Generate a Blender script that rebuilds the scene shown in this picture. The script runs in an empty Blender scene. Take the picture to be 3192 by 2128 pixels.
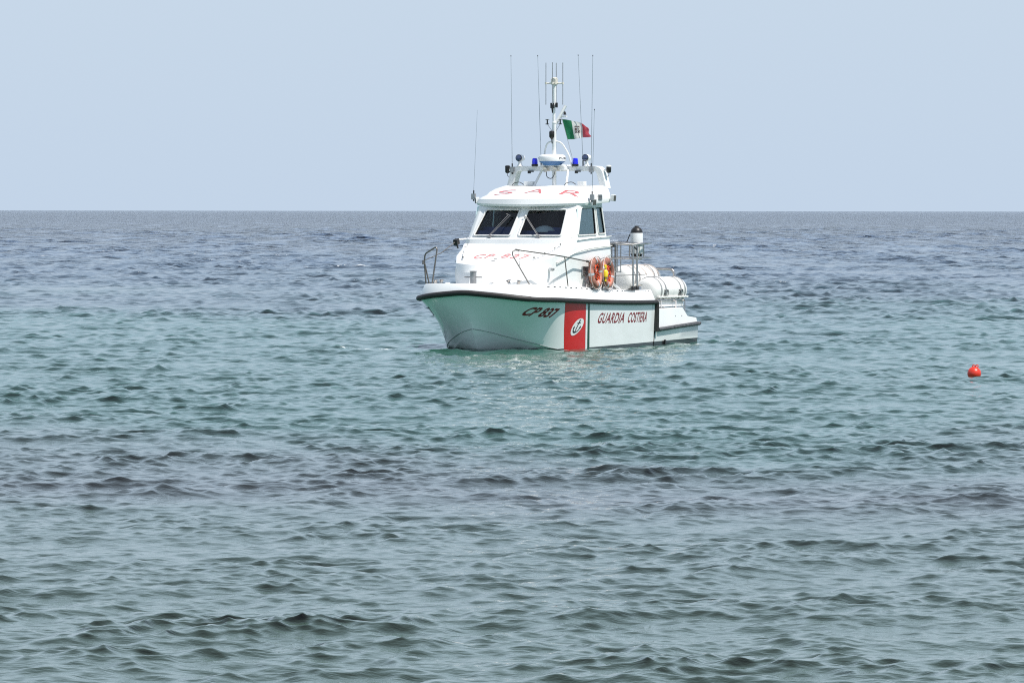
import bpy, bmesh, math, random
import numpy as np
from mathutils import Vector, Matrix
random.seed(7)
rng = np.random.default_rng(11)
scene = bpy.context.scene
COL = scene.collection

# ------------------------------------------------------------------ camera
CAM_H = 3.25
cam_d = bpy.data.cameras.new("camera")
cam_d.sensor_width = 36.0
cam_d.lens = 200.0
cam_d.clip_start = 0.5
cam_d.clip_end = 100000.0
cam = bpy.data.objects.new("camera", cam_d)
COL.objects.link(cam)
pitch = math.atan2(1064 - 656.8, 17733.0)
roll = math.atan2(3.6, 3192)
fw = Vector((0, math.cos(pitch), -math.sin(pitch)))
up = Vector((0, math.sin(pitch), math.cos(pitch)))
rt = Vector((1, 0, 0))
r2 = rt * math.cos(roll) + up * math.sin(roll)
u2 = up * math.cos(roll) - rt * math.sin(roll)
M = Matrix((r2, u2, -fw)).transposed().to_4x4()
M.translation = Vector((0, 0, CAM_H))
cam.matrix_world = M
scene.camera = cam

# ------------------------------------------------------------------ sky and sun
SUN_EL, SUN_AZ = math.radians(61), math.radians(54)      # azimuth: to the right, behind the camera
sun_dir = Vector((math.sin(SUN_AZ) * math.cos(SUN_EL), -math.cos(SUN_AZ) * math.cos(SUN_EL), math.sin(SUN_EL)))
world = bpy.data.worlds.new("World")
scene.world = world
world.use_nodes = True
wn = world.node_tree
wn.nodes.clear()
sky = wn.nodes.new("ShaderNodeTexSky")
sky.sky_type = 'NISHITA'
sky.sun_disc = False
sky.sun_elevation = SUN_EL
sky.sun_rotation = math.atan2(sun_dir.x, sun_dir.y)
sky.altitude = 0
sky.air_density = 1.0
sky.dust_density = 0.3
sky.ozone_density = 1.5
# low haze over the sea: the sky pales towards the horizon
SKY_K = 0.12
tcw = wn.nodes.new("ShaderNodeTexCoord")
spw = wn.nodes.new("ShaderNodeSeparateXYZ")
wn.links.new(tcw.outputs["Generated"], spw.inputs[0])
rampf = wn.nodes.new("ShaderNodeValToRGB")
for e_, (p_, v_) in zip([rampf.color_ramp.elements[0], rampf.color_ramp.elements[1]] + [rampf.color_ramp.elements.new(.5) for _ in range(3)],
                        [(0.0, 1.0), (0.06, 1.0), (0.28, 0.92), (0.6, 0.45), (1.0, 0.30)]):
    e_.position = p_; e_.color = (v_, v_, v_, 1)
rampc = wn.nodes.new("ShaderNodeValToRGB")
for e_, (p_, c_) in zip([rampc.color_ramp.elements[0], rampc.color_ramp.elements[1]] + [rampc.color_ramp.elements.new(.5) for _ in range(3)],
                        [(0.0, (0.503, 0.608, 0.742)), (0.035, (0.517, 0.617, 0.740)), (0.05, (0.53, 0.633, 0.75)), (0.18, (0.575, 0.725, 0.91)), (0.5, (0.50, 0.62, 0.78))]):
    e_.position = p_; e_.color = (*c_, 1)
wn.links.new(spw.outputs[2], rampf.inputs[0])
wn.links.new(spw.outputs[2], rampc.inputs[0])
scl = wn.nodes.new("ShaderNodeMix")
scl.data_type = 'RGBA'; scl.blend_type = 'DIVIDE'
scl.inputs[0].default_value = 1.0
scl.inputs[7].default_value = (SKY_K, SKY_K, SKY_K, 1)
wn.links.new(rampc.outputs[0], scl.inputs[6])
tint = wn.nodes.new("ShaderNodeMix")
tint.data_type = 'RGBA'
wn.links.new(rampf.outputs[0], tint.inputs[0])
wn.links.new(sky.outputs[0], tint.inputs[6])
wn.links.new(scl.outputs[2], tint.inputs[7])
bg = wn.nodes.new("ShaderNodeBackground")
bg.inputs[1].default_value = SKY_K
wo = wn.nodes.new("ShaderNodeOutputWorld")
wn.links.new(tint.outputs[2], bg.inputs[0])
wn.links.new(bg.outputs[0], wo.inputs[0])

sd = bpy.data.lights.new("sun", 'SUN')
sd.energy = 5.0
sd.angle = math.radians(0.53)
sd.color = (1.0, 0.965, 0.91)
sun = bpy.data.objects.new("sun", sd)
COL.objects.link(sun)
sun.rotation_euler = sun_dir.to_track_quat('Z', 'Y').to_euler()

scene.view_settings.view_transform = 'Standard'
scene.view_settings.look = 'None'
scene.view_settings.exposure = 0.12
scene.view_settings.gamma = 1.0
scene.cycles.use_denoising = False
scene.cycles.filter_width = 1.1
scene.cycles.sample_clamp_indirect = 3.0
scene.cycles.sample_clamp_direct = 3.0
scene.cycles.max_bounces = 8
scene.cycles.transparent_max_bounces = 12
scene.cycles.caustics_reflective = False
scene.cycles.caustics_refractive = False

# ------------------------------------------------------------------ materials
def new_mat(name):
    m = bpy.data.materials.new(name)
    m.use_nodes = True
    nt = m.node_tree
    return m, nt, nt.nodes["Principled BSDF"]

def N(nt, t, **k):
    n = nt.nodes.new(t)
    for a, v in k.items():
        setattr(n, a, v)
    return n

def mat(name, col, rough=0.45, metal=0.0, coat=0.0, var=0.06, scale=3.0, bump=0.0):
    m, nt, b = new_mat(name)
    tc = N(nt, "ShaderNodeTexCoord")
    nz = N(nt, "ShaderNodeTexNoise")
    nz.inputs["Scale"].default_value = scale
    nz.inputs["Detail"].default_value = 6
    nt.links.new(tc.outputs["Object"], nz.inputs["Vector"])
    mr = N(nt, "ShaderNodeMapRange")
    mr.inputs[1].default_value = 0.3; mr.inputs[2].default_value = 0.7
    mr.inputs[3].default_value = 1 - var; mr.inputs[4].default_value = 1 + var * 0.4
    nt.links.new(nz.outputs[0], mr.inputs[0])
    mx = N(nt, "ShaderNodeMix", data_type='RGBA', blend_type='MULTIPLY')
    mx.inputs[0].default_value = 1
    mx.inputs[6].default_value = (*col, 1)
    nt.links.new(mr.outputs[0], mx.inputs[7])
    nt.links.new(mx.outputs[2], b.inputs["Base Color"])
    b.inputs["Roughness"].default_value = rough
    b.inputs["Metallic"].default_value = metal
    b.inputs["Coat Weight"].default_value = coat
    b.inputs["Coat Roughness"].default_value = 0.12
    if bump:
        bp = N(nt, "ShaderNodeBump")
        bp.inputs["Strength"].default_value = bump
        bp.inputs["Distance"].default_value = 0.01
        nt.links.new(nz.outputs[0], bp.inputs["Height"])
        nt.links.new(bp.outputs[0], b.inputs["Normal"])
    return m

WHITE = mat("white_gelcoat", (0.80, 0.80, 0.785), 0.35, 0, 0.3, 0.05, 1.7)
WHITEP = mat("white_paint", (0.78, 0.78, 0.77), 0.4, 0, 0.1, 0.06, 8)
CREAM = mat("cream_plastic", (0.66, 0.62, 0.54), 0.45, 0, 0, 0.08, 9)
STEEL = mat("stainless_tube", (0.52, 0.50, 0.48), 0.28, 1.0, 0, 0.25, 6)
DKSTEEL = mat("weathered_tube", (0.20, 0.185, 0.17), 0.42, 0.7, 0, 0.3, 9)
GALV = mat("galvanised_metal", (0.42, 0.42, 0.42), 0.5, 0.8, 0, 0.3, 10)
ALU = mat("window_frame_aluminium", (0.72, 0.71, 0.68), 0.4, 0.0, 0, 0.12, 12)
BLACK = mat("black_plastic", (0.015, 0.014, 0.013), 0.4, 0, 0, 0.3, 8)
RUBBER = mat("black_rubber", (0.022, 0.020, 0.018), 0.55, 0, 0, 0.35, 14, 0.4)
WIPER = mat("wiper_metal", (0.36, 0.34, 0.33), 0.4, 0.5, 0, 0.2, 9)
CHINESHADE = mat("chine_shadow_grey", (0.28, 0.30, 0.30), 0.5, 0, 0, 0.2, 9)  # grey stands for the shadow line under the chine step
GREYRUB = mat("scuffed_rubber", (0.085, 0.085, 0.09), 0.6, 0, 0, 0.6, 9, 0.4)
REDP = mat("red_paint", (0.60, 0.012, 0.012), 0.35, 0, 0.3, 0.10, 3)
MAROON = mat("dark_red_lettering", (0.20, 0.006, 0.010), 0.45, 0, 0, 0.2, 12)
PALER = mat("bleached_red_lettering", (0.62, 0.25, 0.25), 0.6, 0, 0, 0.3, 14)
FADED = mat("faded_red_lettering", (0.55, 0.15, 0.16), 0.6, 0, 0, 0.35, 14)
GREEN = mat("dark_green_paint", (0.004, 0.05, 0.024), 0.35, 0, 0.3, 0.1, 4)
INK = mat("black_lettering", (0.012, 0.013, 0.02), 0.5, 0, 0, 0.1, 8)
BLUEB = mat("radar_blue_base", (0.05, 0.15, 0.34), 0.45, 0, 0, 0.1, 5)
YELLOW = mat("yellow_plastic", (0.85, 0.62, 0.02), 0.4, 0, 0, 0.1, 9)
ORANGE = mat("sun_faded_orange", (0.46, 0.19, 0.135), 0.65, 0, 0, 0.7, 5, 0.2)
ORROPE = mat("orange_rope", (0.75, 0.09, 0.025), 0.7, 0, 0, 0.3, 20)
TAPE = mat("reflective_tape", (0.55, 0.56, 0.58), 0.4, 0.2, 0, 0.15, 20)
ROPE = mat("pale_rope", (0.62, 0.52, 0.47), 0.8, 0, 0, 0.2, 20)
RAFTW = mat("white_raft_shell", (0.78, 0.77, 0.74), 0.45, 0, 0.1, 0.08, 4)
FGREEN = mat("flag_green", (0.02, 0.20, 0.085), 0.8, 0, 0, 0.15, 9)
FWHITE = mat("flag_white", (0.74, 0.72, 0.68), 0.8, 0, 0, 0.1, 9)
FRED = mat("flag_red", (0.68, 0.10, 0.13), 0.8, 0, 0, 0.2, 9)
BROWN = mat("emblem_brown", (0.06, 0.04, 0.04), 0.8, 0, 0, 0.2, 20)
BUOYR = mat("red_buoy_plastic", (0.68, 0.035, 0.012), 0.38, 0, 0.2, 0.12, 9)
NAVY = mat("navy_dashboard", (0.05, 0.085, 0.24), 0.6, 0, 0, 0.15, 4)
PALEB = mat("pale_blue_cover", (0.70, 0.86, 0.90), 0.7, 0, 0, 0.08, 5)
DARKIN = mat("dark_lining", (0.045, 0.042, 0.045), 0.8, 0, 0, 0.2, 3)
DECKG = mat("grey_deck", (0.32, 0.33, 0.33), 0.8, 0, 0, 0.1, 10)
FLOORW = mat("aft_deck_white", (0.66, 0.65, 0.62), 0.6, 0, 0, 0.15, 7)

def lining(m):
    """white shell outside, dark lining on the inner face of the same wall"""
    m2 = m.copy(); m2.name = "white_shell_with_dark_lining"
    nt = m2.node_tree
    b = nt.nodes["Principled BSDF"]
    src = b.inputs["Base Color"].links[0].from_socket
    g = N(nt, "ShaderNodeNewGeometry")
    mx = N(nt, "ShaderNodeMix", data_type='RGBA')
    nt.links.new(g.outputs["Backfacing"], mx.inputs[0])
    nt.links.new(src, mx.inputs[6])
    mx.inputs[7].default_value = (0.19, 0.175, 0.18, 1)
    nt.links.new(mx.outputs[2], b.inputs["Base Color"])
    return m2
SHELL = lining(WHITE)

def glass(name, tintc, rough=0.0):
    m, nt, b = new_mat(name)
    nt.nodes.remove(b)
    out = nt.nodes["Material Output"]
    tr = N(nt, "ShaderNodeBsdfTransparent"); tr.inputs[0].default_value = (*tintc, 1)
    gl = N(nt, "ShaderNodeBsdfGlossy"); gl.inputs["Roughness"].default_value = rough
    fr = N(nt, "ShaderNodeFresnel"); fr.inputs[0].default_value = 1.5
    mx = N(nt, "ShaderNodeMixShader")
    nt.links.new(fr.outputs[0], mx.inputs[0])
    nt.links.new(tr.outputs[0], mx.inputs[1]); nt.links.new(gl.outputs[0], mx.inputs[2])
    nt.links.new(mx.outputs[0], out.inputs[0])
    return m
GLASS = glass("tinted_window_glass", (0.76, 0.78, 0.79))
SIDEGLASS = glass("clear_window_glass", (0.95, 0.97, 0.97))
LENSB = mat("dark_lamp_glass", (0.05, 0.07, 0.16), 0.08, 0.3, 1.0, 0.2, 8)
m, nt, b = new_mat("blue_beacon_lens")
b.inputs["Base Color"].default_value = (0.004, 0.012, 0.62, 1)
b.inputs["Roughness"].default_value = 0.12
b.inputs["Coat Weight"].default_value = 0.6
BEACON = m

def hull_material():
    """white hull paint, dark anti-fouling below a boot line that rises towards the stern"""
    m = WHITE.copy(); m.name = "hull_paint"
    nt = m.node_tree
    b = nt.nodes["Principled BSDF"]
    src = b.inputs["Base Color"].links[0].from_socket
    tc = nt.nodes["Texture Coordinate"]
    sp = N(nt, "ShaderNodeSeparateXYZ")
    nt.links.new(tc.outputs["Object"], sp.inputs[0])
    ln = N(nt, "ShaderNodeMapRange")
    ln.inputs[1].default_value = 0.8; ln.inputs[2].default_value = 7.2
    ln.inputs[3].default_value = 0.10; ln.inputs[4].default_value = -0.025
    nt.links.new(sp.outputs[0], ln.inputs[0])
    lt = N(nt, "ShaderNodeMath", operation='LESS_THAN')
    nt.links.new(sp.outputs[2], lt.inputs[0]); nt.links.new(ln.outputs[0], lt.inputs[1])
    mx = N(nt, "ShaderNodeMix", data_type='RGBA')
    nt.links.new(lt.outputs[0], mx.inputs[0]); nt.links.new(src, mx.inputs[6])
    mx.inputs[7].default_value = (0.028, 0.027, 0.03, 1)
    nt.links.new(mx.outputs[2], b.inputs["Base Color"])
    b.inputs["Roughness"].default_value = 0.22
    b.inputs["Coat Weight"].default_value = 0.7
    b.inputs["Coat Roughness"].default_value = 0.06
    return m
HULLM = hull_material()

# ------------------------------------------------------------------ water
def water_material():
    m, nt, b = new_mat("sea_water")
    geo = N(nt, "ShaderNodeNewGeometry")
    sp = N(nt, "ShaderNodeSeparateXYZ")
    nt.links.new(geo.outputs["Position"], sp.inputs[0])
    # sea bed bands parallel to the shore (sand, weed) seen through shallow water
    n1 = N(nt, "ShaderNodeTexNoise"); n1.inputs["Scale"].default_value = 0.035; n1.inputs["Detail"].default_value = 4
    mp = N(nt, "ShaderNodeMapping"); mp.inputs["Scale"].default_value = (1.3, 0.55, 0)
    nt.links.new(geo.outputs["Position"], mp.inputs[0]); nt.links.new(mp.outputs[0], n1.inputs["Vector"])
    off = N(nt, "ShaderNodeMath", operation='MULTIPLY_ADD'); off.inputs[1].default_value = 1.1; off.inputs[2].default_value = -0.55
    nt.links.new(n1.outputs[0], off.inputs[0])
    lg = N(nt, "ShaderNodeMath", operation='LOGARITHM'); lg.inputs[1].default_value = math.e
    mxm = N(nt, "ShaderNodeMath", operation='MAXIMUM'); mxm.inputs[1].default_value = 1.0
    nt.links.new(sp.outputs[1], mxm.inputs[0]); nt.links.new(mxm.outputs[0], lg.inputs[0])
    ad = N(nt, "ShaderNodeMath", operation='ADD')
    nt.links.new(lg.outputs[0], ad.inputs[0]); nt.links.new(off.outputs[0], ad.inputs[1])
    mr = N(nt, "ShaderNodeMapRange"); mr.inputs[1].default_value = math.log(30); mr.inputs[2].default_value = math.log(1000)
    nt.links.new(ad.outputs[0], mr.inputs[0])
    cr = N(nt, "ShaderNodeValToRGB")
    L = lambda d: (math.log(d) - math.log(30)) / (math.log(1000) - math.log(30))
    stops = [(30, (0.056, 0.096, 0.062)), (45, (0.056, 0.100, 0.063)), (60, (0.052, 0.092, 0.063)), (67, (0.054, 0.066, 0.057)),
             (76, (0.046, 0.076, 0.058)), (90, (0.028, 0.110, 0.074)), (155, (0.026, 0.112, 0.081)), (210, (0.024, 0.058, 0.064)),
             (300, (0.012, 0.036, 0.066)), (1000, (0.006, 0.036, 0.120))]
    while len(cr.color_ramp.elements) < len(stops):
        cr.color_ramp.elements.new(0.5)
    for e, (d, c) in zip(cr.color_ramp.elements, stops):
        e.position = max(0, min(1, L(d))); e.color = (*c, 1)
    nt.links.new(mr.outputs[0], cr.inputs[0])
    # foam: vertex attribute worked out from the crests and the wash round the boat
    at = N(nt, "ShaderNodeAttribute"); at.attribute_name = "foam"
    n2 = N(nt, "ShaderNodeTexNoise"); n2.inputs["Scale"].default_value = 7.0; n2.inputs["Detail"].default_value = 6; n2.inputs["Roughness"].default_value = 0.7
    nt.links.new(geo.outputs["Position"], n2.inputs["Vector"])
    fm = N(nt, "ShaderNodeMath", operation='ADD')
    nt.links.new(at.outputs["Fac"], fm.inputs[0]); nt.links.new(n2.outputs[0], fm.inputs[1])
    fr = N(nt, "ShaderNodeMapRange"); fr.inputs[1].default_value = 0.97; fr.inputs[2].default_value = 1.12
    nt.links.new(fm.outputs[0], fr.inputs[0])
    mx = N(nt, "ShaderNodeMix", data_type='RGBA')
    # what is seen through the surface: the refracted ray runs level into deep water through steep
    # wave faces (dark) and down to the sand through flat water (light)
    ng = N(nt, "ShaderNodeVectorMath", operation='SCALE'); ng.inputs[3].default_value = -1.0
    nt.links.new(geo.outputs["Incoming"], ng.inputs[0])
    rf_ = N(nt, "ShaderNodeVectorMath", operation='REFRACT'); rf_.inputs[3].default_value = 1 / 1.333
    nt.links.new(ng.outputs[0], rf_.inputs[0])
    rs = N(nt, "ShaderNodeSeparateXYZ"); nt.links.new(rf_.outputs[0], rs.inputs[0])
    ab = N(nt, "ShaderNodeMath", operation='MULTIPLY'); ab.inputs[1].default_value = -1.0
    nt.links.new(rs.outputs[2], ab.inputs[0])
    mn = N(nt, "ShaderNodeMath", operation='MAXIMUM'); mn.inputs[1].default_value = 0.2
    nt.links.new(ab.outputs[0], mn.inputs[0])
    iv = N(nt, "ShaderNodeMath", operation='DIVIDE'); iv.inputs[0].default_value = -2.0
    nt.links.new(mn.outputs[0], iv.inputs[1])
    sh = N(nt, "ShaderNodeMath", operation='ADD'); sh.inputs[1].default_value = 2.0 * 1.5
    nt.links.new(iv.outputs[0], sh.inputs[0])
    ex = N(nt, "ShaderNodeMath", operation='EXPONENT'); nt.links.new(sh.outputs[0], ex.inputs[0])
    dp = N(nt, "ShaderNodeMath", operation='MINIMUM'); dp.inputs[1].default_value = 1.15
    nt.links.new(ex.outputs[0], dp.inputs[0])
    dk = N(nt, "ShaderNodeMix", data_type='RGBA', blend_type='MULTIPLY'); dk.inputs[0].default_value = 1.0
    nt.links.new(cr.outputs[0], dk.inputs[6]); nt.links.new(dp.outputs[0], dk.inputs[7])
    nt.links.new(fr.outputs[0], mx.inputs[0]); nt.links.new(dk.outputs[2], mx.inputs[6])
    mx.inputs[7].default_value = (0.72, 0.74, 0.74, 1)
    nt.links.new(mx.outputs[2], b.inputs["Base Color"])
    rg = N(nt, "ShaderNodeMapRange"); rg.inputs[3].default_value = 0.03; rg.inputs[4].default_value = 0.7
    nt.links.new(fr.outputs[0], rg.inputs[0]); nt.links.new(rg.outputs[0], b.inputs["Roughness"])
    b.inputs["IOR"].default_value = 1.333
    # small ripples, and the chop of the far water that the mesh is too coarse to carry
    w1 = N(nt, "ShaderNodeTexNoise"); w1.inputs["Scale"].default_value = 7.0; w1.inputs["Detail"].default_value = 4; w1.inputs["Roughness"].default_value = 0.55
    m1 = N(nt, "ShaderNodeMapping"); m1.inputs["Scale"].default_value = (0.8, 1.5, 1); m1.inputs["Rotation"].default_value = (0, 0, 0.3)
    nt.links.new(geo.outputs["Position"], m1.inputs[0]); nt.links.new(m1.outputs[0], w1.inputs["Vector"])
    bp = N(nt, "ShaderNodeBump"); bp.inputs["Strength"].default_value = 1.0; bp.inputs["Distance"].default_value = 0.012
    nt.links.new(w1.outputs[0], bp.inputs["Height"])
    w2 = N(nt, "ShaderNodeTexNoise"); w2.inputs["Scale"].default_value = 0.45; w2.inputs["Detail"].default_value = 4; w2.inputs["Roughness"].default_value = 0.6
    nt.links.new(m1.outputs[0], w2.inputs["Vector"])
    fz = N(nt, "ShaderNodeMapRange"); fz.inputs[1].default_value = 200; fz.inputs[2].default_value = 900; fz.inputs[4].default_value = 0.7
    nt.links.new(sp.outputs[1], fz.inputs[0])
    b2 = N(nt, "ShaderNodeBump"); b2.inputs["Distance"].default_value = 3.6
    # wind lanes on the open water: smoother and rougher streaks running with the wind
    m3 = N(nt, "ShaderNodeMapping"); m3.inputs["Scale"].default_value = (0.42, 0.013, 0)
    nt.links.new(geo.outputs["Position"], m3.inputs[0])
    w3 = N(nt, "ShaderNodeTexNoise"); w3.inputs["Scale"].default_value = 1.0; w3.inputs["Detail"].default_value = 4; w3.inputs["Roughness"].default_value = 0.65
    nt.links.new(m3.outputs[0], w3.inputs["Vector"])
    l3 = N(nt, "ShaderNodeMapRange"); l3.inputs[1].default_value = 0.34; l3.inputs[2].default_value = 0.66; l3.inputs[3].default_value = 0.15; l3.inputs[4].default_value = 1.9
    nt.links.new(w3.outputs[0], l3.inputs[0])
    mm = N(nt, "ShaderNodeMath", operation='MULTIPLY')
    nt.links.new(fz.outputs[0], mm.inputs[0]); nt.links.new(l3.outputs[0], mm.inputs[1])
    nt.links.new(mm.outputs[0], b2.inputs["Strength"])
    nt.links.new(w2.outputs[0], b2.inputs["Height"]); nt.links.new(bp.outputs[0], b2.inputs["Normal"])
    nt.links.new(b2.outputs[0], b.inputs["Normal"]); nt.links.new(b2.outputs[0], rf_.inputs[1])
    return m

BOAT_O = np.array([3.405, 142.91])
BOAT_YAW = math.radians(-117.0)

def build_water():
    th = [0.0]
    st = math.radians(0.0205)
    while th[-1] < math.radians(6.8):
        th.append(th[-1] + st)
    while th[-1] < math.radians(82):
        th.append(th[-1] + max(st, (th[-1] - math.radians(6.8)) * 0.16))
    th = np.array([-a for a in th[:0:-1]] + th)
    r = [7.0]
    while r[-1] < 33:
        r.append(r[-1] * 1.02)
    while r[-1] < 42000:
        r.append(r[-1] * (1 + float(np.interp(math.log(r[-1]), np.log([33, 60, 150, 400, 1200, 5000, 9000]), [.0008, .0009, .0011, .0016, .003, .006, .03]))))
    r = np.array(r)
    nr, nc = len(r), len(th)
    T, Rr = np.meshgrid(th, r)
    X = (Rr * np.sin(T)).astype(np.float32).ravel(); Y = (Rr * np.cos(T)).astype(np.float32).ravel()
    dr = np.gradient(r); dth = np.gradient(th)
    SP = np.maximum(dr[:, None], np.abs(r[:, None] * dth[None, :])).astype(np.float32).ravel()
    Z = np.zeros_like(X); DX = np.zeros_like(X); DY = np.zeros_like(X)
    far = (np.hypot(X, Y) > 9000)
    # slow patchiness of the wind chop
    gust = np.zeros_like(X)
    for k in range(7):
        lam = 4 * 1.7 ** k * rng.uniform(.8, 1.2); a = rng.uniform(0, 6.28); ph = rng.uniform(0, 6.28)
        gust += np.sin((X * np.cos(a) + Y * np.sin(a)) * np.float32(6.2832 / lam) + np.float32(ph))
    gust = 1 + 0.14 * gust / 1.9
    gust = np.clip(gust, .45, 1.7)
    main = math.radians(-72)          # waves run towards the shore, a little to the right
    nw = 190
    L0, L1 = 7.5, 0.13
    lams = np.exp(np.linspace(math.log(L0), math.log(L1), nw)) * rng.uniform(.97, 1.03, nw)
    per_oct = nw / math.log2(L0 / L1)
    ride = None
    dist = np.hypot(X, Y)
    sea = np.clip(1.04 + 0.12 * np.log(np.maximum(dist, 40) / 60), 0.98, 1.5).astype(np.float32)   # calmer towards the beach
    sea *= (1 + 1.05 * np.clip(np.log(np.maximum(dist, 1) / 150), 0, 2.2)).astype(np.float32)
    puff = np.zeros_like(X)                      # cat's paws: rougher and smoother patches of the open water
    for k in range(9):
        lam = rng.uniform(14, 70); a = rng.uniform(0, 6.28)
        puff += np.sin((X * np.cos(a) + Y * np.sin(a)) * np.float32(6.2832 / lam) + np.float32(rng.uniform(0, 6.28)))
    sea *= (1 + 0.26 * puff / 2.1 * np.clip(np.log(np.maximum(dist, 1) / 120), 0, 2)).clip(0.4, 2).astype(np.float32)
    for lam in lams:
        a = main + rng.normal(0, 0.5 if lam > 2.5 else 0.8 if lam > 1.0 else 1.0)
        k = 6.2832 / lam
        s = 0.020 if lam > 2.5 else 0.044 if lam > 1.1 else 0.088 if lam > 0.6 else 0.110 if lam > 0.2 else 0.08       # rms slope per octave
        amp = s * math.sqrt(2.0 / per_oct) / k
        ph = rng.uniform(0, 6.2832)
        w = np.clip((lam / SP - 1.2) / 1.5, 0, 1) * sea
        if lam < 1.1:
            if ride is None:       # small chop is steepest on the crests and the fronts of the longer waves
                sig = np.sqrt((Z[(dist > 60) & (dist < 120)] ** 2).mean())
                ride = np.clip(0.98 + 0.16 * Z / sig, 0.75, 1.35) * gust
            w = w * ride
        idx = np.nonzero(w > 0.001)[0]
        arg = X[idx] * np.float32(k * math.cos(a)) + Y[idx] * np.float32(k * math.sin(a)) + np.float32(ph)
        A = (amp * w[idx]).astype(np.float32)
        Z[idx] += A * np.cos(arg)
        sn = A * np.sin(arg) * np.float32(1.2)
        DX[idx] -= sn * np.float32(math.cos(a)); DY[idx] -= sn * np.float32(math.sin(a))
    # foam attribute: bow and stern wash, plus a few breaking crests
    c, s_ = math.cos(-BOAT_YAW), math.sin(-BOAT_YAW)
    bx = (X - BOAT_O[0]) * c - (Y - BOAT_O[1]) * s_
    by = (X - BOAT_O[0]) * s_ + (Y - BOAT_O[1]) * c
    foam = np.zeros_like(X)
    def blob(x0, y0, sx, sy, v):
        nonlocal foam
        foam = np.maximum(foam, v * np.exp(-((bx - x0) / sx) ** 2 - ((by - y0) / sy) ** 2))
    blob(5.2, 1.95, 2.6, 0.20, 0.42); blob(9.0, -1.5, .6, .4, 0.42); blob(2.0, 2.3, 1.2, .6, 0.52)
    blob(0.0, 1.4, .8, 1.1, 0.60); blob(-2.0, 1.0, 2.0, 1.6, 0.48); blob(9.6, -2.4, .7, 1.3, 0.50); blob(8.6, -3.6, .6, 1.0, 0.52)
    zq = np.quantile(Z[(dist > 45) & (dist < 450)], .9975)
    crest = np.clip((Z - zq) / (0.12 * zq), 0, 1)
    patch = np.sin(X * 0.31 + 1.3) * np.sin(Y * 0.113 + X * .05 + .4)
    foam = np.maximum(foam, np.where(patch > 0.45, crest * 0.50, 0))
    X2, Y2 = X + DX, Y + DY
    co = np.stack([X2, Y2, Z], 1).astype(np.float32)
    i = np.arange(nr - 1)[:, None] * nc + np.arange(nc - 1)[None, :]
    q = np.stack([i, i + 1, i + nc + 1, i + nc], -1).reshape(-1, 4).astype(np.int32)
    me = bpy.data.meshes.new("sea")
    me.vertices.add(len(co)); me.vertices.foreach_set("co", co.ravel())
    me.loops.add(q.size); me.loops.foreach_set("vertex_index", q.ravel())
    me.polygons.add(len(q)); me.polygons.foreach_set("loop_start", np.arange(0, q.size, 4, dtype=np.int32))
    me.update(calc_edges=True)
    me.polygons.foreach_set("use_smooth", np.ones(len(q), bool))
    at = me.attributes.new("foam", 'FLOAT', 'POINT')
    at.data.foreach_set("value", foam.astype(np.float32))
    me.materials.append(water_material())
    o = bpy.data.objects.new("sea", me)
    COL.objects.link(o)
    o["kind"] = "structure"
    o.location.z = -0.05
    return o
build_water()
#BOAT#
# ------------------------------------------------------------------ helpers
def tag(o, label, cat, group=None):
    o["label"] = label; o["category"] = cat
    if group:
        o["group"] = group

def empty(name, loc=(0, 0, 0)):
    o = bpy.data.objects.new(name, None)
    COL.objects.link(o); o.location = loc
    o.empty_display_size = 0.2
    return o

def frame_of(d):
    d = Vector(d).normalized()
    a = Vector((0, 0, 1)) if abs(d.z) < 0.9 else Vector((1, 0, 0))
    x = d.cross(a).normalized()
    return x, d.cross(x).normalized(), d

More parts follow.
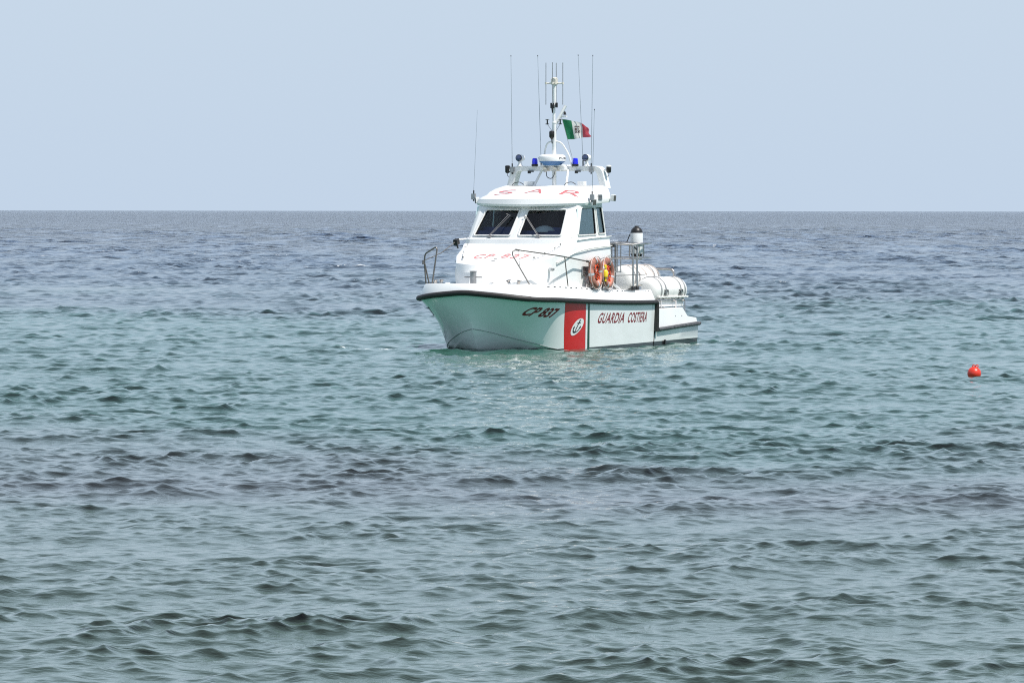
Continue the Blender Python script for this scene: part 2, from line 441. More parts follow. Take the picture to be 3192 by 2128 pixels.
class MB:
    def __init__(s):
        s.v = []; s.f = []; s.mi = []
    def add(s, vs, fs, mi=0):
        n = len(s.v)
        s.v += [tuple(p) for p in vs]
        s.f += [tuple(i + n for i in f) for f in fs]
        s.mi += [mi] * len(fs)
        return s
    def box(s, c, size, rot=None, mi=0, taper=1.0):
        R = rot if rot is not None else Matrix.Identity(3)
        vs = []
        for z in (-1, 1):
            k = taper if z > 0 else 1
            for x, y in ((-1, -1), (1, -1), (1, 1), (-1, 1)):
                vs.append(Vector(c) + R @ Vector((x * size[0] / 2 * k, y * size[1] / 2 * k, z * size[2] / 2)))
        return s.add(vs, [(3, 2, 1, 0), (4, 5, 6, 7), (0, 1, 5, 4), (1, 2, 6, 5), (2, 3, 7, 6), (3, 0, 4, 7)], mi)
    def tube(s, pts, r, seg=10, closed=False, mi=0):
        P = [Vector(p) for p in pts]; n = len(P)
        rr = r if isinstance(r, (list, tuple)) else [r] * n
        vs = []; fs = []
        x = None
        for i in range(n):
            if closed: d = (P[(i + 1) % n] - P[i - 1])
            else: d = P[min(i + 1, n - 1)] - P[max(i - 1, 0)]
            d.normalize()
            if x is None: x, y, _ = frame_of(d)
            else:
                x = (x - d * x.dot(d))
                if x.length < 1e-5: x, y, _ = frame_of(d)
                x.normalize(); y = d.cross(x)
            for k in range(seg):
                a = 2 * math.pi * k / seg
                vs.append(P[i] + (x * math.cos(a) + y * math.sin(a)) * rr[i])
        m = n if closed else n - 1
        for i in range(m):
            for k in range(seg):
                j = (i + 1) % n
                fs.append((i * seg + k, i * seg + (k + 1) % seg, j * seg + (k + 1) % seg, j * seg + k))
        if not closed:
            fs.append(tuple(range(seg - 1, -1, -1))); fs.append(tuple((n - 1) * seg + k for k in range(seg)))
        return s.add(vs, fs, mi)
    def lathe(s, prof, loc=(0, 0, 0), axis=(0, 0, 1), seg=24, mi=0):
        x, y, d = frame_of(axis)
        vs = []; fs = []; n = len(prof)
        for r, h in prof:
            for k in range(seg):
                a = 2 * math.pi * k / seg
                vs.append(Vector(loc) + d * h + (x * math.cos(a) + y * math.sin(a)) * max(r, 1e-4))
        for i in range(n - 1):
            for k in range(seg):
                fs.append((i * seg + k, i * seg + (k + 1) % seg, (i + 1) * seg + (k + 1) % seg, (i + 1) * seg + k))
        fs.append(tuple(range(seg - 1, -1, -1))); fs.append(tuple((n - 1) * seg + k for k in range(seg)))
        return s.add(vs, fs, mi)
    def grid(s, rows, mi=0, flip=False, close=False):
        n = len(rows[0]); vs = [p for r in rows for p in r]; fs = []
        for i in range(len(rows) - 1):
            for k in range(n if close else n - 1):
                q = (i * n + k, i * n + (k + 1) % n, (i + 1) * n + (k + 1) % n, (i + 1) * n + k)
                fs.append(q[::-1] if flip else q)
        return s.add(vs, fs, mi)
    def build(s, name, mats, parent=None, smooth=40, bevel=0.0, seg=2, doubles=True, normals=True):
        bm = bmesh.new()
        V = [bm.verts.new(p) for p in s.v]
        for f, m_ in zip(s.f, s.mi):
            try:
                fc = bm.faces.new([V[i] for i in f]); fc.material_index = m_
            except ValueError:
                pass
        if doubles: bmesh.ops.remove_doubles(bm, verts=bm.verts, dist=0.0004)
        if normals: bmesh.ops.recalc_face_normals(bm, faces=bm.faces)
        me = bpy.data.meshes.new(name)
        bm.to_mesh(me); bm.free()
        return link(name, me, mats, parent, smooth, bevel, seg)

def link(name, me, mats, parent=None, smooth=40, bevel=0.0, seg=2):
    for m_ in (mats if isinstance(mats, (list, tuple)) else [mats]):
        me.materials.append(m_)
    o = bpy.data.objects.new(name, me)
    COL.objects.link(o)
    if parent is not None: o.parent = parent
    if smooth:
        me.polygons.foreach_set("use_smooth", np.ones(len(me.polygons), bool))
        me.set_sharp_from_angle(angle=math.radians(smooth))
    if bevel:
        b = o.modifiers.new("bevel", 'BEVEL'); b.width = bevel; b.segments = seg; b.limit_method = 'ANGLE'; b.angle_limit = math.radians(32)
        b.harden_normals = True
    return o

def arc(c, r, a0, a1, n, u=(1, 0, 0), v=(0, 0, 1)):
    u, v = Vector(u), Vector(v)
    return [Vector(c) + u * r * math.cos(a0 + (a1 - a0) * i / n) + v * r * math.sin(a0 + (a1 - a0) * i / n) for i in range(n + 1)]

def rounded(pts, rad, n=5):
    """polyline with rounded inner corners"""
    P = [Vector(p) for p in pts]; out = [P[0]]
    for i in range(1, len(P) - 1):
        a, b_, c = P[i - 1], P[i], P[i + 1]
        r = min(rad, (a - b_).length * .45, (c - b_).length * .45)
        p, q = b_ + (a - b_).normalized() * r, b_ + (c - b_).normalized() * r
        for k in range(n + 1):
            t = k / n
            out.append(p * (1 - t) ** 2 + b_ * 2 * t * (1 - t) + q * t * t)
    out.append(P[-1])
    return out

def round_poly(P, rad, n=5):
    P = [Vector(p) for p in P]; out = []
    m_ = len(P)
    for i in range(m_):
        a, b_, c = P[i - 1], P[i], P[(i + 1) % m_]
        r = min(rad, (a - b_).length * .45, (c - b_).length * .45)
        p, q = b_ + (a - b_).normalized() * r, b_ + (c - b_).normalized() * r
        for k in range(n + 1):
            t = k / n
            out.append(p * (1 - t) ** 2 + b_ * 2 * t * (1 - t) + q * t * t)
    return out

def text_mesh(txt, shear=0.0, offset=0.0, spacing=1.0):
    """triangles of a text normalised to the unit square, finely cut so that it can follow a curved plate"""
    cu = bpy.data.curves.new("lettering", 'FONT')
    cu.body = txt; cu.offset = offset; cu.space_character = spacing; cu.resolution_u = 4
    o = bpy.data.objects.new("lettering", cu); COL.objects.link(o)
    dg = bpy.context.evaluated_depsgraph_get()
    me = bpy.data.meshes.new_from_object(o.evaluated_get(dg))
    bpy.data.objects.remove(o)
    bm = bmesh.new(); bm.from_mesh(me)
    bpy.data.meshes.remove(me)
    bmesh.ops.remove_doubles(bm, verts=bm.verts, dist=0.0005)
    xs = [v.co.x for v in bm.verts]; ys = [v.co.y for v in bm.verts]
    x0, x1, y0, y1 = min(xs), max(xs), min(ys), max(ys)
    for i in range(1, 24):
        x = x0 + (x1 - x0) * i / 24
        bmesh.ops.bisect_plane(bm, geom=bm.verts[:] + bm.edges[:] + bm.faces[:], plane_co=(x, 0, 0), plane_no=(1, 0, 0))
    for i in range(1, 4):
        y = y0 + (y1 - y0) * i / 4
        bmesh.ops.bisect_plane(bm, geom=bm.verts[:] + bm.edges[:] + bm.faces[:], plane_co=(0, y, 0), plane_no=(0, 1, 0))
    vs = [((v.co.x - x0) / (x1 - x0), (v.co.y - y0) / (y1 - y0)) for v in bm.verts]
    bm.verts.index_update()
    fs = [tuple(v.index for v in f.verts) for f in bm.faces]
    bm.free()
    if shear:
        vs = [(a + shear * b_, b_) for a, b_ in vs]
    return vs, fs

def lettering(name, txt, fn, m_, parent, shear=0.0, offset=0.0, spacing=1.0):
    vs, fs = text_mesh(txt, shear, offset, spacing)
    b = MB(); b.add([fn(a, c) for a, c in vs], fs)
    return b.build(name, m_, parent, smooth=0, doubles=False, normals=False)

# ------------------------------------------------------------------ patrol boat
boat = empty("patrol_boat", (BOAT_O[0], BOAT_O[1], 0.0))
boat.rotation_euler = (0, 0, BOAT_YAW)
tag(boat, "white coast guard patrol boat with red hull stripe and tall mast lying on the sea", "boat")

RAIL = [(10, 0, 1.315), (9.96, .42, 1.29), (9.83, .95, 1.24), (9.56, 1.37, 1.185), (9.18, 1.60, 1.155), (8.7, 1.705, 1.145), (8.2, 1.745, 1.13), (7.4, 1.757, 1.10), (6, 1.76, 1.055), (4.5, 1.76, 1.025), (3.2, 1.75, 1.015)]
CHIN = [(9.56, 0, .455), (9.47, .17, .425), (9.35, .38, .375), (9.16, .62, .295), (8.90, .88, .205), (8.55, 1.16, .10), (8.1, 1.43, -.02), (7.35, 1.60, -.09), (6, 1.69, -.13), (4.5, 1.70, -.14), (3.2, 1.69, -.13)]
KEEL = [(9.56, 0, .455), (9.53, 0, .38), (9.47, 0, .25), (9.40, 0, .10), (9.28, 0, -.06), (9.05, 0, -.22), (8.6, 0, -.38), (7.6, 0, -.5), (6, 0, -.52), (4.5, 0, -.5), (3.2, 0, -.48)]
def cat(P, n=10, mirror=True):
    P = np.array(P, float); out = []
    for i in range(len(P) - 1):
        p1, p2 = P[i], P[i + 1]
        p0 = P[i - 1] if i else (np.array([p2[0], -p2[1], p2[2]]) if mirror else 2 * p1 - p2)
        p3 = P[i + 2] if i + 2 < len(P) else 2 * p2 - p1
        for k in range(n):
            t = k / n
            out.append(.5 * ((2 * p1) + (-p0 + p2) * t + (2 * p0 - 5 * p1 + 4 * p2 - p3) * t * t + (-p0 + 3 * p1 - 3 * p2 + p3) * t ** 3))
    out.append(P[-1]); return np.array(out)
R_ = cat(RAIL); C_ = cat(CHIN, 10, False); K_ = cat(KEEL, 10, False); NU = len(R_) - 1
def hp(u, t, side=1):
    f = min(max(u, 0), 1) * NU; i = min(int(f), NU - 1); w = f - i
    r = R_[i] * (1 - w) + R_[i + 1] * w; c = C_[i] * (1 - w) + C_[i + 1] * w
    h = t ** (1 + .22 * max(0, 1 - u / .55)) if t > 0 else 0
    return Vector((c[0] + (r[0] - c[0]) * h, side * (c[1] + (r[1] - c[1]) * h), c[2] + (r[2] - c[2]) * t))
def hn(u, t, side=1, off=0.004):
    e = .004
    p = hp(u, t, side)
    du = hp(min(u + e, 1), t, side) - hp(max(u - e, 0), t, side); dt = hp(u, min(t + .03, 1), side) - hp(u, max(t - .03, 0), side)
    n = du.cross(dt)
    if n.y * side < 0: n = -n
    return p + n.normalized() * off
def quad_uv(q, side=1, off=0.004):
    """unit square -> hull plate, corners given as (u, t): lower left, lower right, upper right, upper left"""
    def fn(a, b_):
        u = (q[0][0] * (1 - a) + q[1][0] * a) * (1 - b_) + (q[3][0] * (1 - a) + q[2][0] * a) * b_
        t = (q[0][1] * (1 - a) + q[1][1] * a) * (1 - b_) + (q[3][1] * (1 - a) + q[2][1] * a) * b_
        return hn(u, t, side, off)
    return fn

def bulw_top(i, side=1):
    """edge of the deck: the bulwark leans in above the rubbing rail"""
    r = R_[i]; d = R_[min(i + 1, NU)] - R_[max(i - 1, 0)]
    n = np.array([-d[1], d[0], 0.0]); n = n / np.linalg.norm(n)
    if n[1] > 0 or i == 0: n = -n if n[0] > 0 else n
    if i == 0: n = np.array([-1.0, 0, 0])
    p = r + n * .125
    x = r[0]
    z = np.interp(x, [3.2, 4.4, 7.0, 8.9, 9.3, 10], [1.315, 1.315, 1.43, 1.495, 1.50, 1.535])
    return Vector((p[0], side * max(p[1], 0), z))

hull = MB()
tt = [0, .12, .28, .45, .62, .8, 1.0]
for sd_ in (1, -1):
    hull.grid([[hp(i / NU, t, sd_) for t in tt] for i in range(NU + 1)], flip=sd_ < 0)
    rows = []
    for i in range(NU + 1):
        k, c = K_[i], C_[i]
        rows.append([Vector((k[0] + (c[0] - k[0]) * w, sd_ * (k[1] + (c[1] - k[1]) * w), k[2] + (c[2] - k[2]) * w)) for w in (0, .33, .66, 1)])
    hull.grid(rows, flip=sd_ < 0)
    # stern section below the step
    st = []
    for x, yt, zt, zb in ((3.2, 1.742, .33, -.13), (2.6, 1.740, .355, -.12), (1.8, 1.72, .395, -.10), (0.60, 1.69, .44, -.06)):
        st.append([Vector((x, 0, -.48)), Vector((x, sd_ * (yt - .05), zb)), Vector((x, sd_ * (yt - .02), .1)), Vector((x, sd_ * yt, zt))])
    hull.grid(st, flip=sd_ < 0)
    hull.add([(.60, 0, -.48), (.60, sd_ * 1.64, -.06), (.60, sd_ * 1.69, .44), (.60, 0, .44)], [(0, 1, 2, 3)])
    # step bulkhead
    hull.add([(3.2, 0, .33), (3.2, sd_ * 1.742, .33), (3.2, sd_ * 1.75, 1.015), (3.2, 0, 1.015)], [(0, 1, 2, 3)])
HULL = hull.build("hull", HULLM, boat, smooth=28)

# bulwark and deck edge
bw = MB()
for sd_ in (1, -1):
    rows = []
    for i in range(NU + 1):
        r = Vector((R_[i][0], sd_ * R_[i][1], R_[i][2])); t = bulw_top(i, sd_)
        lip = t + (t - r) * .0
        if i == NU: pass
        rows.append([r, r.lerp(t, .12) + Vector((0, 0, .035)), r.lerp(t, .55) + Vector((0, 0, .02)), r.lerp(t, .93) + Vector((0, 0, .008)), t + Vector((0, -sd_ * .012, .004)) * (1 if R_[i][0] < 9.9 else 0), t + (Vector((7, 0, t.z)) - t).normalized() * .05 + Vector((0, 0, -.015))])
    # rounded aft end
    last = rows[-1]
    e1 = [p + Vector((-.03, 0, -.02 - .25 * (p.z - 1.015))) for p in last]
    e2 = [p + Vector((-.055, -sd_ * .04, -.05 - .62 * (p.z - 1.015))) for p in last]
    bw.grid(rows + [e1, e2], flip=sd_ < 0)
BUL = bw.build("bulwark", WHITE, boat, smooth=35)

dk = MB()
rows = []
for i in range(NU + 1):
    a, b_ = bulw_top(i, 1), bulw_top(i, -1)
    rows.append([a.lerp(b_, w) + Vector((0, 0, -.02)) for w in np.linspace(0.01, .99, 7)])
dk.grid(rows)
x, y, z = 3.2, bulw_top(NU).y, bulw_top(NU).z - .02
dk.add([(x, y, z), (x, -y, z), (x - .03, -y, .84), (x - .03, y, .84)], [(0, 1, 2, 3)])
dk.build("deck", FLOORW, boat, smooth=20)

# toe slots along the deck edge
px_slots = list(np.linspace(8.75, 4.85, 15)) + [3.85, 3.68, 3.52, 3.38]
def bul_pt(x, h, off=.004):
    """point on the outer face of the port bulwark at station x, h = 0 rail .. 1 deck edge"""
    xs = R_[:, 0][::-1]
    f = float(np.interp(x, xs, np.arange(NU, -1, -1))); i = min(int(f), NU - 1); w = f - i
    def at(j):
        r = Vector(R_[j]); t = bulw_top(j); return r.lerp(t, h) + Vector((0, 0, .02 * (1 - abs(2 * h - 1))))
    p = at(i).lerp(at(i + 1), w)
    r = Vector(R_[i]); t = bulw_top(i); d = (t - r); n = Vector((0, d.z, -d.y)).normalized()
    return p + n * off
for x in px_slots:
    w = .10 if x > 4.5 else .055
    sl = MB(); sl.add([bul_pt(x - w / 2, .86, .005), bul_pt(x + w / 2, .86, .005), bul_pt(x + w / 2, .93, .005), bul_pt(x - w / 2, .93, .005)], [(0, 1, 2, 3)])
    sl.build("deck_edge_slot", BLACK, BUL, smooth=0)
pl = MB(); a = bul_pt(4.45, .93, -.02)
pl.box(a, (.62, .06, .055)); pl.build("step_plate", GALV, BUL, bevel=.006)

# rubbing rail
rr = MB()
path = [Vector((R_[i][0], -R_[i][1], R_[i][2])) for i in range(NU, 0, -1)] + [Vector(R_[i]) for i in range(NU + 1)]
out = []
for i, p in enumerate(path):
    d = (path[min(i + 1, len(path) - 1)] - path[max(i - 1, 0)]).normalized()
    n = Vector((d.y, -d.x, 0)).normalized()
    if n.dot(p - Vector((6, 0, p.z))) < 0: n = -n
    out.append(p + n * .028)
rad = [.058 if abs(p.x - 9.8) > .35 else .066 for p in out]
down = lambda s_: rounded([Vector((3.3, s_ * 1.778, 1.017)), Vector((3.17, s_ * 1.778, 1.015)), Vector((3.17, s_ * 1.768, .30))], .07)
dn = down(1); up_ = [Vector((p.x, -p.y, p.z)) for p in dn][::-1]
full = up_ + out[1:-1] + dn
rad = [.058] * len(up_) + rad[1:-1] + [.058] * len(dn)
rr.tube(full, rad, 12)
rr.build("rubbing_rail", RUBBER, HULL, smooth=60)
for sd_ in (1, -1):
    lr = MB()
    lr.tube([(3.09, sd_ * 1.765, .348), (2.6, sd_ * 1.764, .368), (1.8, sd_ * 1.745, .408), (.60, sd_ * 1.712, .458), (.50, sd_ * 1.69, .464)], [.05, .05, .05, .052, .035], 12)
    lr.build("stern_rubbing_rail", GREYRUB, HULL, smooth=60)
    ch = MB()
    ch.tube([Vector((p[0] + .004, sd_ * (p[1] + .006), p[2] + .002)) for p in C_[::2]], .008, 6)
    ch.build("chine_shadow_rail", CHINESHADE, HULL, smooth=60)  # thin rail along the chine, its shade painted in as dark grey
kb = MB(); kb.box((2.62, 1.73, .03), (.06, .05, .12)); kb.build("hull_fitting", BLACK, HULL, bevel=.01)

# painted marks
def patch(name, q, m_, nx=8, ny=12, off=.003):
    fn = quad_uv(q, 1, off); b_ = MB()
    b_.grid([[fn(a / nx, c / ny) for a in range(nx + 1)] for c in range(ny + 1)])
    return b_.build(name, m_, HULL, smooth=60)
patch("red_stripe", [(.6507, .0), (.7387, .0), (.7278, .955), (.6120, .955)], REDP)
patch("white_stripe", [(.7392, .0), (.7452, .0), (.7354, .955), (.7283, .955)], WHITEP)
patch("green_stripe", [(.7457, .0), (.7533, .0), (.7428, .955), (.7359, .955)], GREEN)
Q_CP = [(.3547, .568), (.5567, .606), (.5947, .824), (.3586, .813)]
for off, mm, o2, nm in ((.004, MAROON, .036, "registration_lettering"),):
    lettering(nm, "CP 837", quad_uv([(.326, .572), (.548, .606), (.585, .826), (.372, .814)], 1, off), mm, HULL, 0, o2, 1.02)
def sub_q(q, a0, a1):
    L = lambda p, r, w: (p[0] + (r[0] - p[0]) * w, p[1] + (r[1] - p[1]) * w)
    return [L(q[0], q[1], a0), L(q[0], q[1], a1), L(q[3], q[2], a1), L(q[3], q[2], a0)]
QG = [(.772, .572), (.962, .591), (.968, .806), (.783, .785)]
lettering("coast_guard_lettering", "GUARDIA", quad_uv(sub_q(QG, 0, .505), 1, .004), MAROON, HULL, 0, .020, 1.08)
lettering("coast_guard_lettering", "COSTIERA", quad_uv(sub_q(QG, .575, 1), 1, .004), MAROON, HULL, 0, .020, 1.08)
lettering("registration_lettering", "CP 837", quad_uv([(.5673 + .17, .662), (.567, .662), (.5156, .831), (.5156 + .16, .831)][::1], -1, .004) if False else
          quad_uv([(.60, .60), (.372, .57), (.328, .775), (.56, .80)], -1, .004), INK, HULL, 0, .02, 1.02)
# emblem: white oval with an anchor
def ell(cu, ct, ru, rt, tilt, n=40):
    return [(cu + ru * math.cos(a) * math.cos(tilt) - ru * .0 + rt * .0, ct + rt * math.sin(a)) for a in np.linspace(0, 2 * math.pi, n, endpoint=False)]
E_F = quad_uv([(.661, .295), (.705, .315), (.735, .67), (.691, .65)], 1, .007)
E_A = quad_uv([(.661, .295), (.705, .315), (.735, .67), (.691, .65)], 1, .010)
em = MB()
ring = [E_F(.5 + .5 * math.cos(a), .5 + .5 * math.sin(a)) for a in np.linspace(0, 2 * math.pi, 48, endpoint=False)]
em.add([E_F(.5, .5)] + ring, [(0, i + 1, (i + 1) % 48 + 1) for i in range(48)])
EMB = em.build("emblem_oval", WHITEP, HULL, smooth=60)
an = MB()
def strip(pts, w):
    P = [Vector((a, b_)) for a, b_ in pts]
    for i in range(len(P) - 1):
        d = (P[i + 1] - P[i]).normalized(); n = Vector((-d.y, d.x)) * w / 2
        an.add([E_A(*(P[i] - n)), E_A(*(P[i + 1] - n)), E_A(*(P[i + 1] + n)), E_A(*(P[i] + n))], [(0, 1, 2, 3)])
strip([(.52, .20), (.50, .82)], .09)
strip([(.34, .72), (.67, .74)], .05)
strip([(.5 + .07 * math.cos(a), .86 + .05 * math.sin(a)) for a in np.linspace(0, 6.29, 12)], .035)
strip([(.52 + .30 * math.cos(a), .46 + .27 * math.sin(a)) for a in np.linspace(math.pi, 2 * math.pi, 15)], .085)
for s_ in (-1, 1):
    x0 = .52 + .30 * s_
    an.add([E_A(x0 - .10, .44), E_A(x0 + .10, .44), E_A(x0, .58)], [(0, 1, 2)])
an.build("anchor_mark", INK, EMB, smooth=0)

# ------------------------------------------------------------------ deckhouse (trunk cabin and wheelhouse walls)
def sym(rows):
    out = []
    for r in rows:
        r = [Vector(p) for p in r]
        out.append([Vector((p.x, -p.y, p.z)) for p in r[::-1] if abs(p.y) > 1e-6] + r)
    return out
TR = [
    [(9.26, 0, 1.44), (9.22, .28, 1.44), (8.95, .62, 1.43), (8.52, .98, 1.42), (7.9, 1.26, 1.40), (7.2, 1.46, 1.37), (6.2, 1.50, 1.30), (5.2, 1.50, 1.26)],
    [(9.13, 0, 1.78), (9.09, .30, 1.78), (8.87, .66, 1.78), (8.48, 1.03, 1.78), (7.88, 1.31, 1.80), (7.2, 1.48, 1.85), (6.2, 1.505, 1.9), (5.2, 1.505, 1.9)],
    [(8.97, 0, 1.96), (8.93, .32, 1.96), (8.73, .67, 1.98), (8.40, 1.04, 2.0), (7.85, 1.32, 2.16), (7.2, 1.485, 2.30), (6.2, 1.50, 2.36), (5.2, 1.50, 2.36)],
    [(8.80, 0, 2.02), (8.76, .32, 2.02), (8.58, .66, 2.03), (8.28, 1.0, 2.05), (7.80, 1.28, 2.24), (7.2, 1.47, 2.40), (6.2, 1.49, 2.44), (5.2, 1.49, 2.44)],
    [(8.40, 0, 2.08), (8.37, .32, 2.08), (8.22, .66, 2.10), (7.98, 1.0, 2.15), (7.66, 1.26, 2.31), (7.2, 1.465, 2.43), (6.2, 1.485, 2.48), (5.2, 1.485, 2.48)],
    [(7.95, 0, 2.20), (7.93, .32, 2.20), (7.82, .66, 2.22), (7.67, 1.0, 2.27), (7.46, 1.26, 2.37), (7.18, 1.46, 2.45), (6.2, 1.48, 2.51), (5.2, 1.48, 2.51)],
    [(7.43, 0, 2.45), (7.42, .32, 2.45), (7.40, .66, 2.45), (7.36, 1.0, 2.45), (7.29, 1.27, 2.455), (7.12, 1.455, 2.47), (6.2, 1.475, 2.54), (5.2, 1.475, 2.55)],
    [(7.41, 0, 2.57), (7.40, .32, 2.57), (7.37, .66, 2.57), (7.33, 1.0, 2.57), (7.25, 1.26, 2.57), (7.09, 1.45, 2.575), (6.2, 1.472, 2.60), (5.2, 1.472, 2.60)],
    [(7.33, 0, 2.60), (7.32, .32, 2.60), (7.28, .66, 2.60), (7.23, 1.0, 2.60), (7.12, 1.30, 2.60), (6.99, 1.44, 2.61), (6.2, 1.465, 2.63), (5.2, 1.465, 2.64)],
]
dh = MB()
dh.grid(sym(TR))
DH = dh.build("deckhouse", WHITE, boat, smooth=22)
# aft wall of the trunk
aw = MB()
aw.add([(5.2, -1.50, 1.26), (5.2, 1.50, 1.26), (5.2, 1.49, 2.44), (5.2, 1.465, 2.64), (5.2, -1.465, 2.64), (5.2, -1.49, 2.44)], [(0, 1, 2, 3, 4, 5)])
aw.build("aft_wall", WHITE, DH, smooth=0)

# wheelhouse walls with real openings
def wall(name, quad, holes, parent, m_=None):
    """planar-ish wall: outer corner loop plus rounded window holes, tessellated"""
    from mathutils.geometry import tessellate_polygon
    loops = [[Vector(p) for p in quad]] + [[Vector(p) for p in h] for h in holes]
    tris = tessellate_polygon(loops)
    vs = [p for l in loops for p in l]
    b_ = MB(); b_.add(vs, tris)
    return b_.build(name, m_ or SHELL, parent, smooth=0, normals=False)
def bil(q, a, c):
    q = [Vector(p) for p in q]
    return (q[0] * (1 - a) + q[1] * a) * (1 - c) + (q[3] * (1 - a) + q[2] * a) * c
def orient(o, outward):
    """make the faces of a wall point outwards so that its lining is inside"""
    me = o.data
    n = sum((p.normal * p.area for p in me.polygons), Vector())
    if n.dot(Vector(outward)) < 0:
        me.flip_normals()

def window(q, box, parent, outward, rad=.06, fr=.027, pane=None):
    a0, a1, c0, c1 = box
    corners = [bil(q, a, c) for a, c in ((a0[0], c0), (a1[0], c0), (a1[1], c1), (a0[1], c1))]
    hole = round_poly(corners, rad, 5)
    ow = Vector(outward).normalized()
    f = MB()
    f.tube([p + ow * .006 for p in hole], fr, 8, closed=True)
    F = f.build("window_frame", ALU, parent, smooth=60)
    gsk = MB(); cen = sum(hole, Vector()) / len(hole)
    gsk.tube([p + (cen - p).normalized() * .022 - ow * .002 for p in hole], .010, 6, closed=True)
    gsk.build("window_gasket", BLACK, F, smooth=60)
    pn = MB(); pn.add([cen - ow * .012] + [p - ow * .012 for p in hole], [(0, i + 1, (i + 1) % len(hole) + 1) for i in range(len(hole))])
    pn.build("window_pane", pane or GLASS, F, smooth=0)
    return hole

WH = empty("wheelhouse"); WH.parent = boat
fn_out = Vector((.9, .12, .45))
for sd_ in (1, -1):
    q = [(7.33, 0, 2.60), (7.12, sd_ * 1.30, 2.60), (6.66, sd_ * 1.235, 3.40), (6.87, 0, 3.40)]
    ow = Vector((.86, .10 * sd_, .50))
    box = ((.045, .115), (.865, .885), .055, .845) if sd_ > 0 else ((.135, .045), (.960, .85), .055, .845)
    h = window(q, box, WH, ow)
    o = wall("front_wall", q, [h], WH); orient(o, ow)
    # corner post
    c = MB()
    lo = [(7.12, sd_ * 1.30, 2.60), (7.08, sd_ * 1.385, 2.605), (6.99, sd_ * 1.44, 2.61)]
    hi = [(6.66, sd_ * 1.235, 3.40), (6.62, sd_ * 1.325, 3.40), (6.54, sd_ * 1.37, 3.40)]
    c.grid([lo, hi]); o = c.build("corner_post", SHELL, WH, smooth=60, normals=False); orient(o, (1, sd_, .3))
    # side wall with two windows
    q = [(6.99, sd_ * 1.44, 2.61), (5.36, sd_ * 1.465, 2.64), (5.46, sd_ * 1.39, 3.43), (6.54, sd_ * 1.37, 3.40)]
    ow = Vector((0, sd_, .1))
    h1 = window(q, ((.065, .015), (.67, .60), .055, .90), WH, ow, .05, .019, SIDEGLASS)
    h2 = window(q, ((.745, .665), (.965, .945), .075, .90), WH, ow, .045, .019, SIDEGLASS)
    o = wall("side_wall", q, [h1, h2], WH); orient(o, ow)
    # curtains behind the side windows
    for xa, xb in ((6.86, 5.86), (5.78, 5.42)):
        cu = MB()
        rows = []
        for zz in (2.645, 2.9, 3.15, 3.36):
            n_ = int((xa - xb) / .03)
            rows.append([Vector((xa - (xa - xb) * i / n_ - (.22 * (zz - 2.68) * (1 - i / n_) if xa > 6 else 0), sd_ * (1.405 - (zz - 2.68) * .085 + .014 * math.sin(i * 1.3)), zz)) for i in range(n_ + 1)])
        cu.grid(rows)
        cu.build("curtain", PALEB, WH, smooth=60)
aw = MB(); aw.add([(5.36, -1.465, 2.64), (5.36, 1.465, 2.64), (5.46, 1.39, 3.43), (5.46, -1.39, 3.43)], [(0, 1, 2, 3)])
o = aw.build("rear_wall", SHELL, WH, smooth=0, normals=False); orient(o, (-1, 0, 0))
ds = MB()
ds.box((6.74, 0, 2.67), (.50, 2.5, .20)); ds.box((6.62, .60, 2.80), (.24, .75, .10)); ds.box((6.62, -.75, 2.80), (.24, .9, .12))
DASH = ds.build("dashboard", NAVY, WH, bevel=.03)
fl = MB(); fl.box((6.15, 0, 2.55), (1.5, 2.7, .04)); fl.build("wheelhouse_floor", DARKIN, WH)
cv = MB(); cv.lathe([(.26, 0), (.25, .05), (.18, .11), (.09, .145), (.0, .155)], (6.80, .52, 2.74), seg=20); cv.build("instrument_cover", PALEB, WH, smooth=60)
for y in (-.55, .62):
    se = MB(); se.box((5.95, y, 2.86), (.45, .48, .12)); se.box((5.74, y, 3.10), (.12, .46, .48), Matrix.Rotation(.15, 3, 'Y')); se.tube([(5.95, y, 2.56), (5.95, y, 2.82)], .05, 8)
    se.build("helm_seat", DARKIN, WH, bevel=.03)

# wipers
def wiper(base, tip, arm_tip, parent):
    w = MB()
    n = Vector((.055, 0, .03))
    b0 = Vector(base) + n; t0 = Vector(arm_tip) + n
    w.box(Vector(base) + n * .5, (.06, .085, .05))
    w.tube([b0, t0], .0085, 6); w.tube([b0 + Vector((0, .035, .0)), t0 + Vector((0, .045, -.02))], .006, 6)
    w.tube([t0 + Vector((0, -.06, .012)), t0 + Vector((0, .065, -.03))], .010, 6)
    w.build("windscreen_wiper", WIPER, parent, smooth=60)
    bl = MB(); m0 = t0 + Vector((-.012, 0, -.01))
    bl.tube([m0 + Vector((-.05, .03, .08)), m0 + Vector((.10, -.02, -.20))], .009, 6)
    return w
wiper((7.27, -.72, 2.62), None, (6.98, -.33, 3.13), WH)
wiper((7.28, .60, 2.62), None, (7.02, .14, 3.08), WH)
hr = MB(); hr.tube([(6.95, 1.475, 2.545), (6.1, 1.495, 2.60), (5.15, 1.495, 2.635)], .012, 6)
for x in (6.9, 6.3, 5.7, 5.2): hr.tube([(x, 1.46, 2.585 + (6.3 - x) * .03), (x, 1.497, 2.585 + (6.3 - x) * .03)], .012, 6)
hr.build("side_moulding", WHITEP, DH, smooth=60)

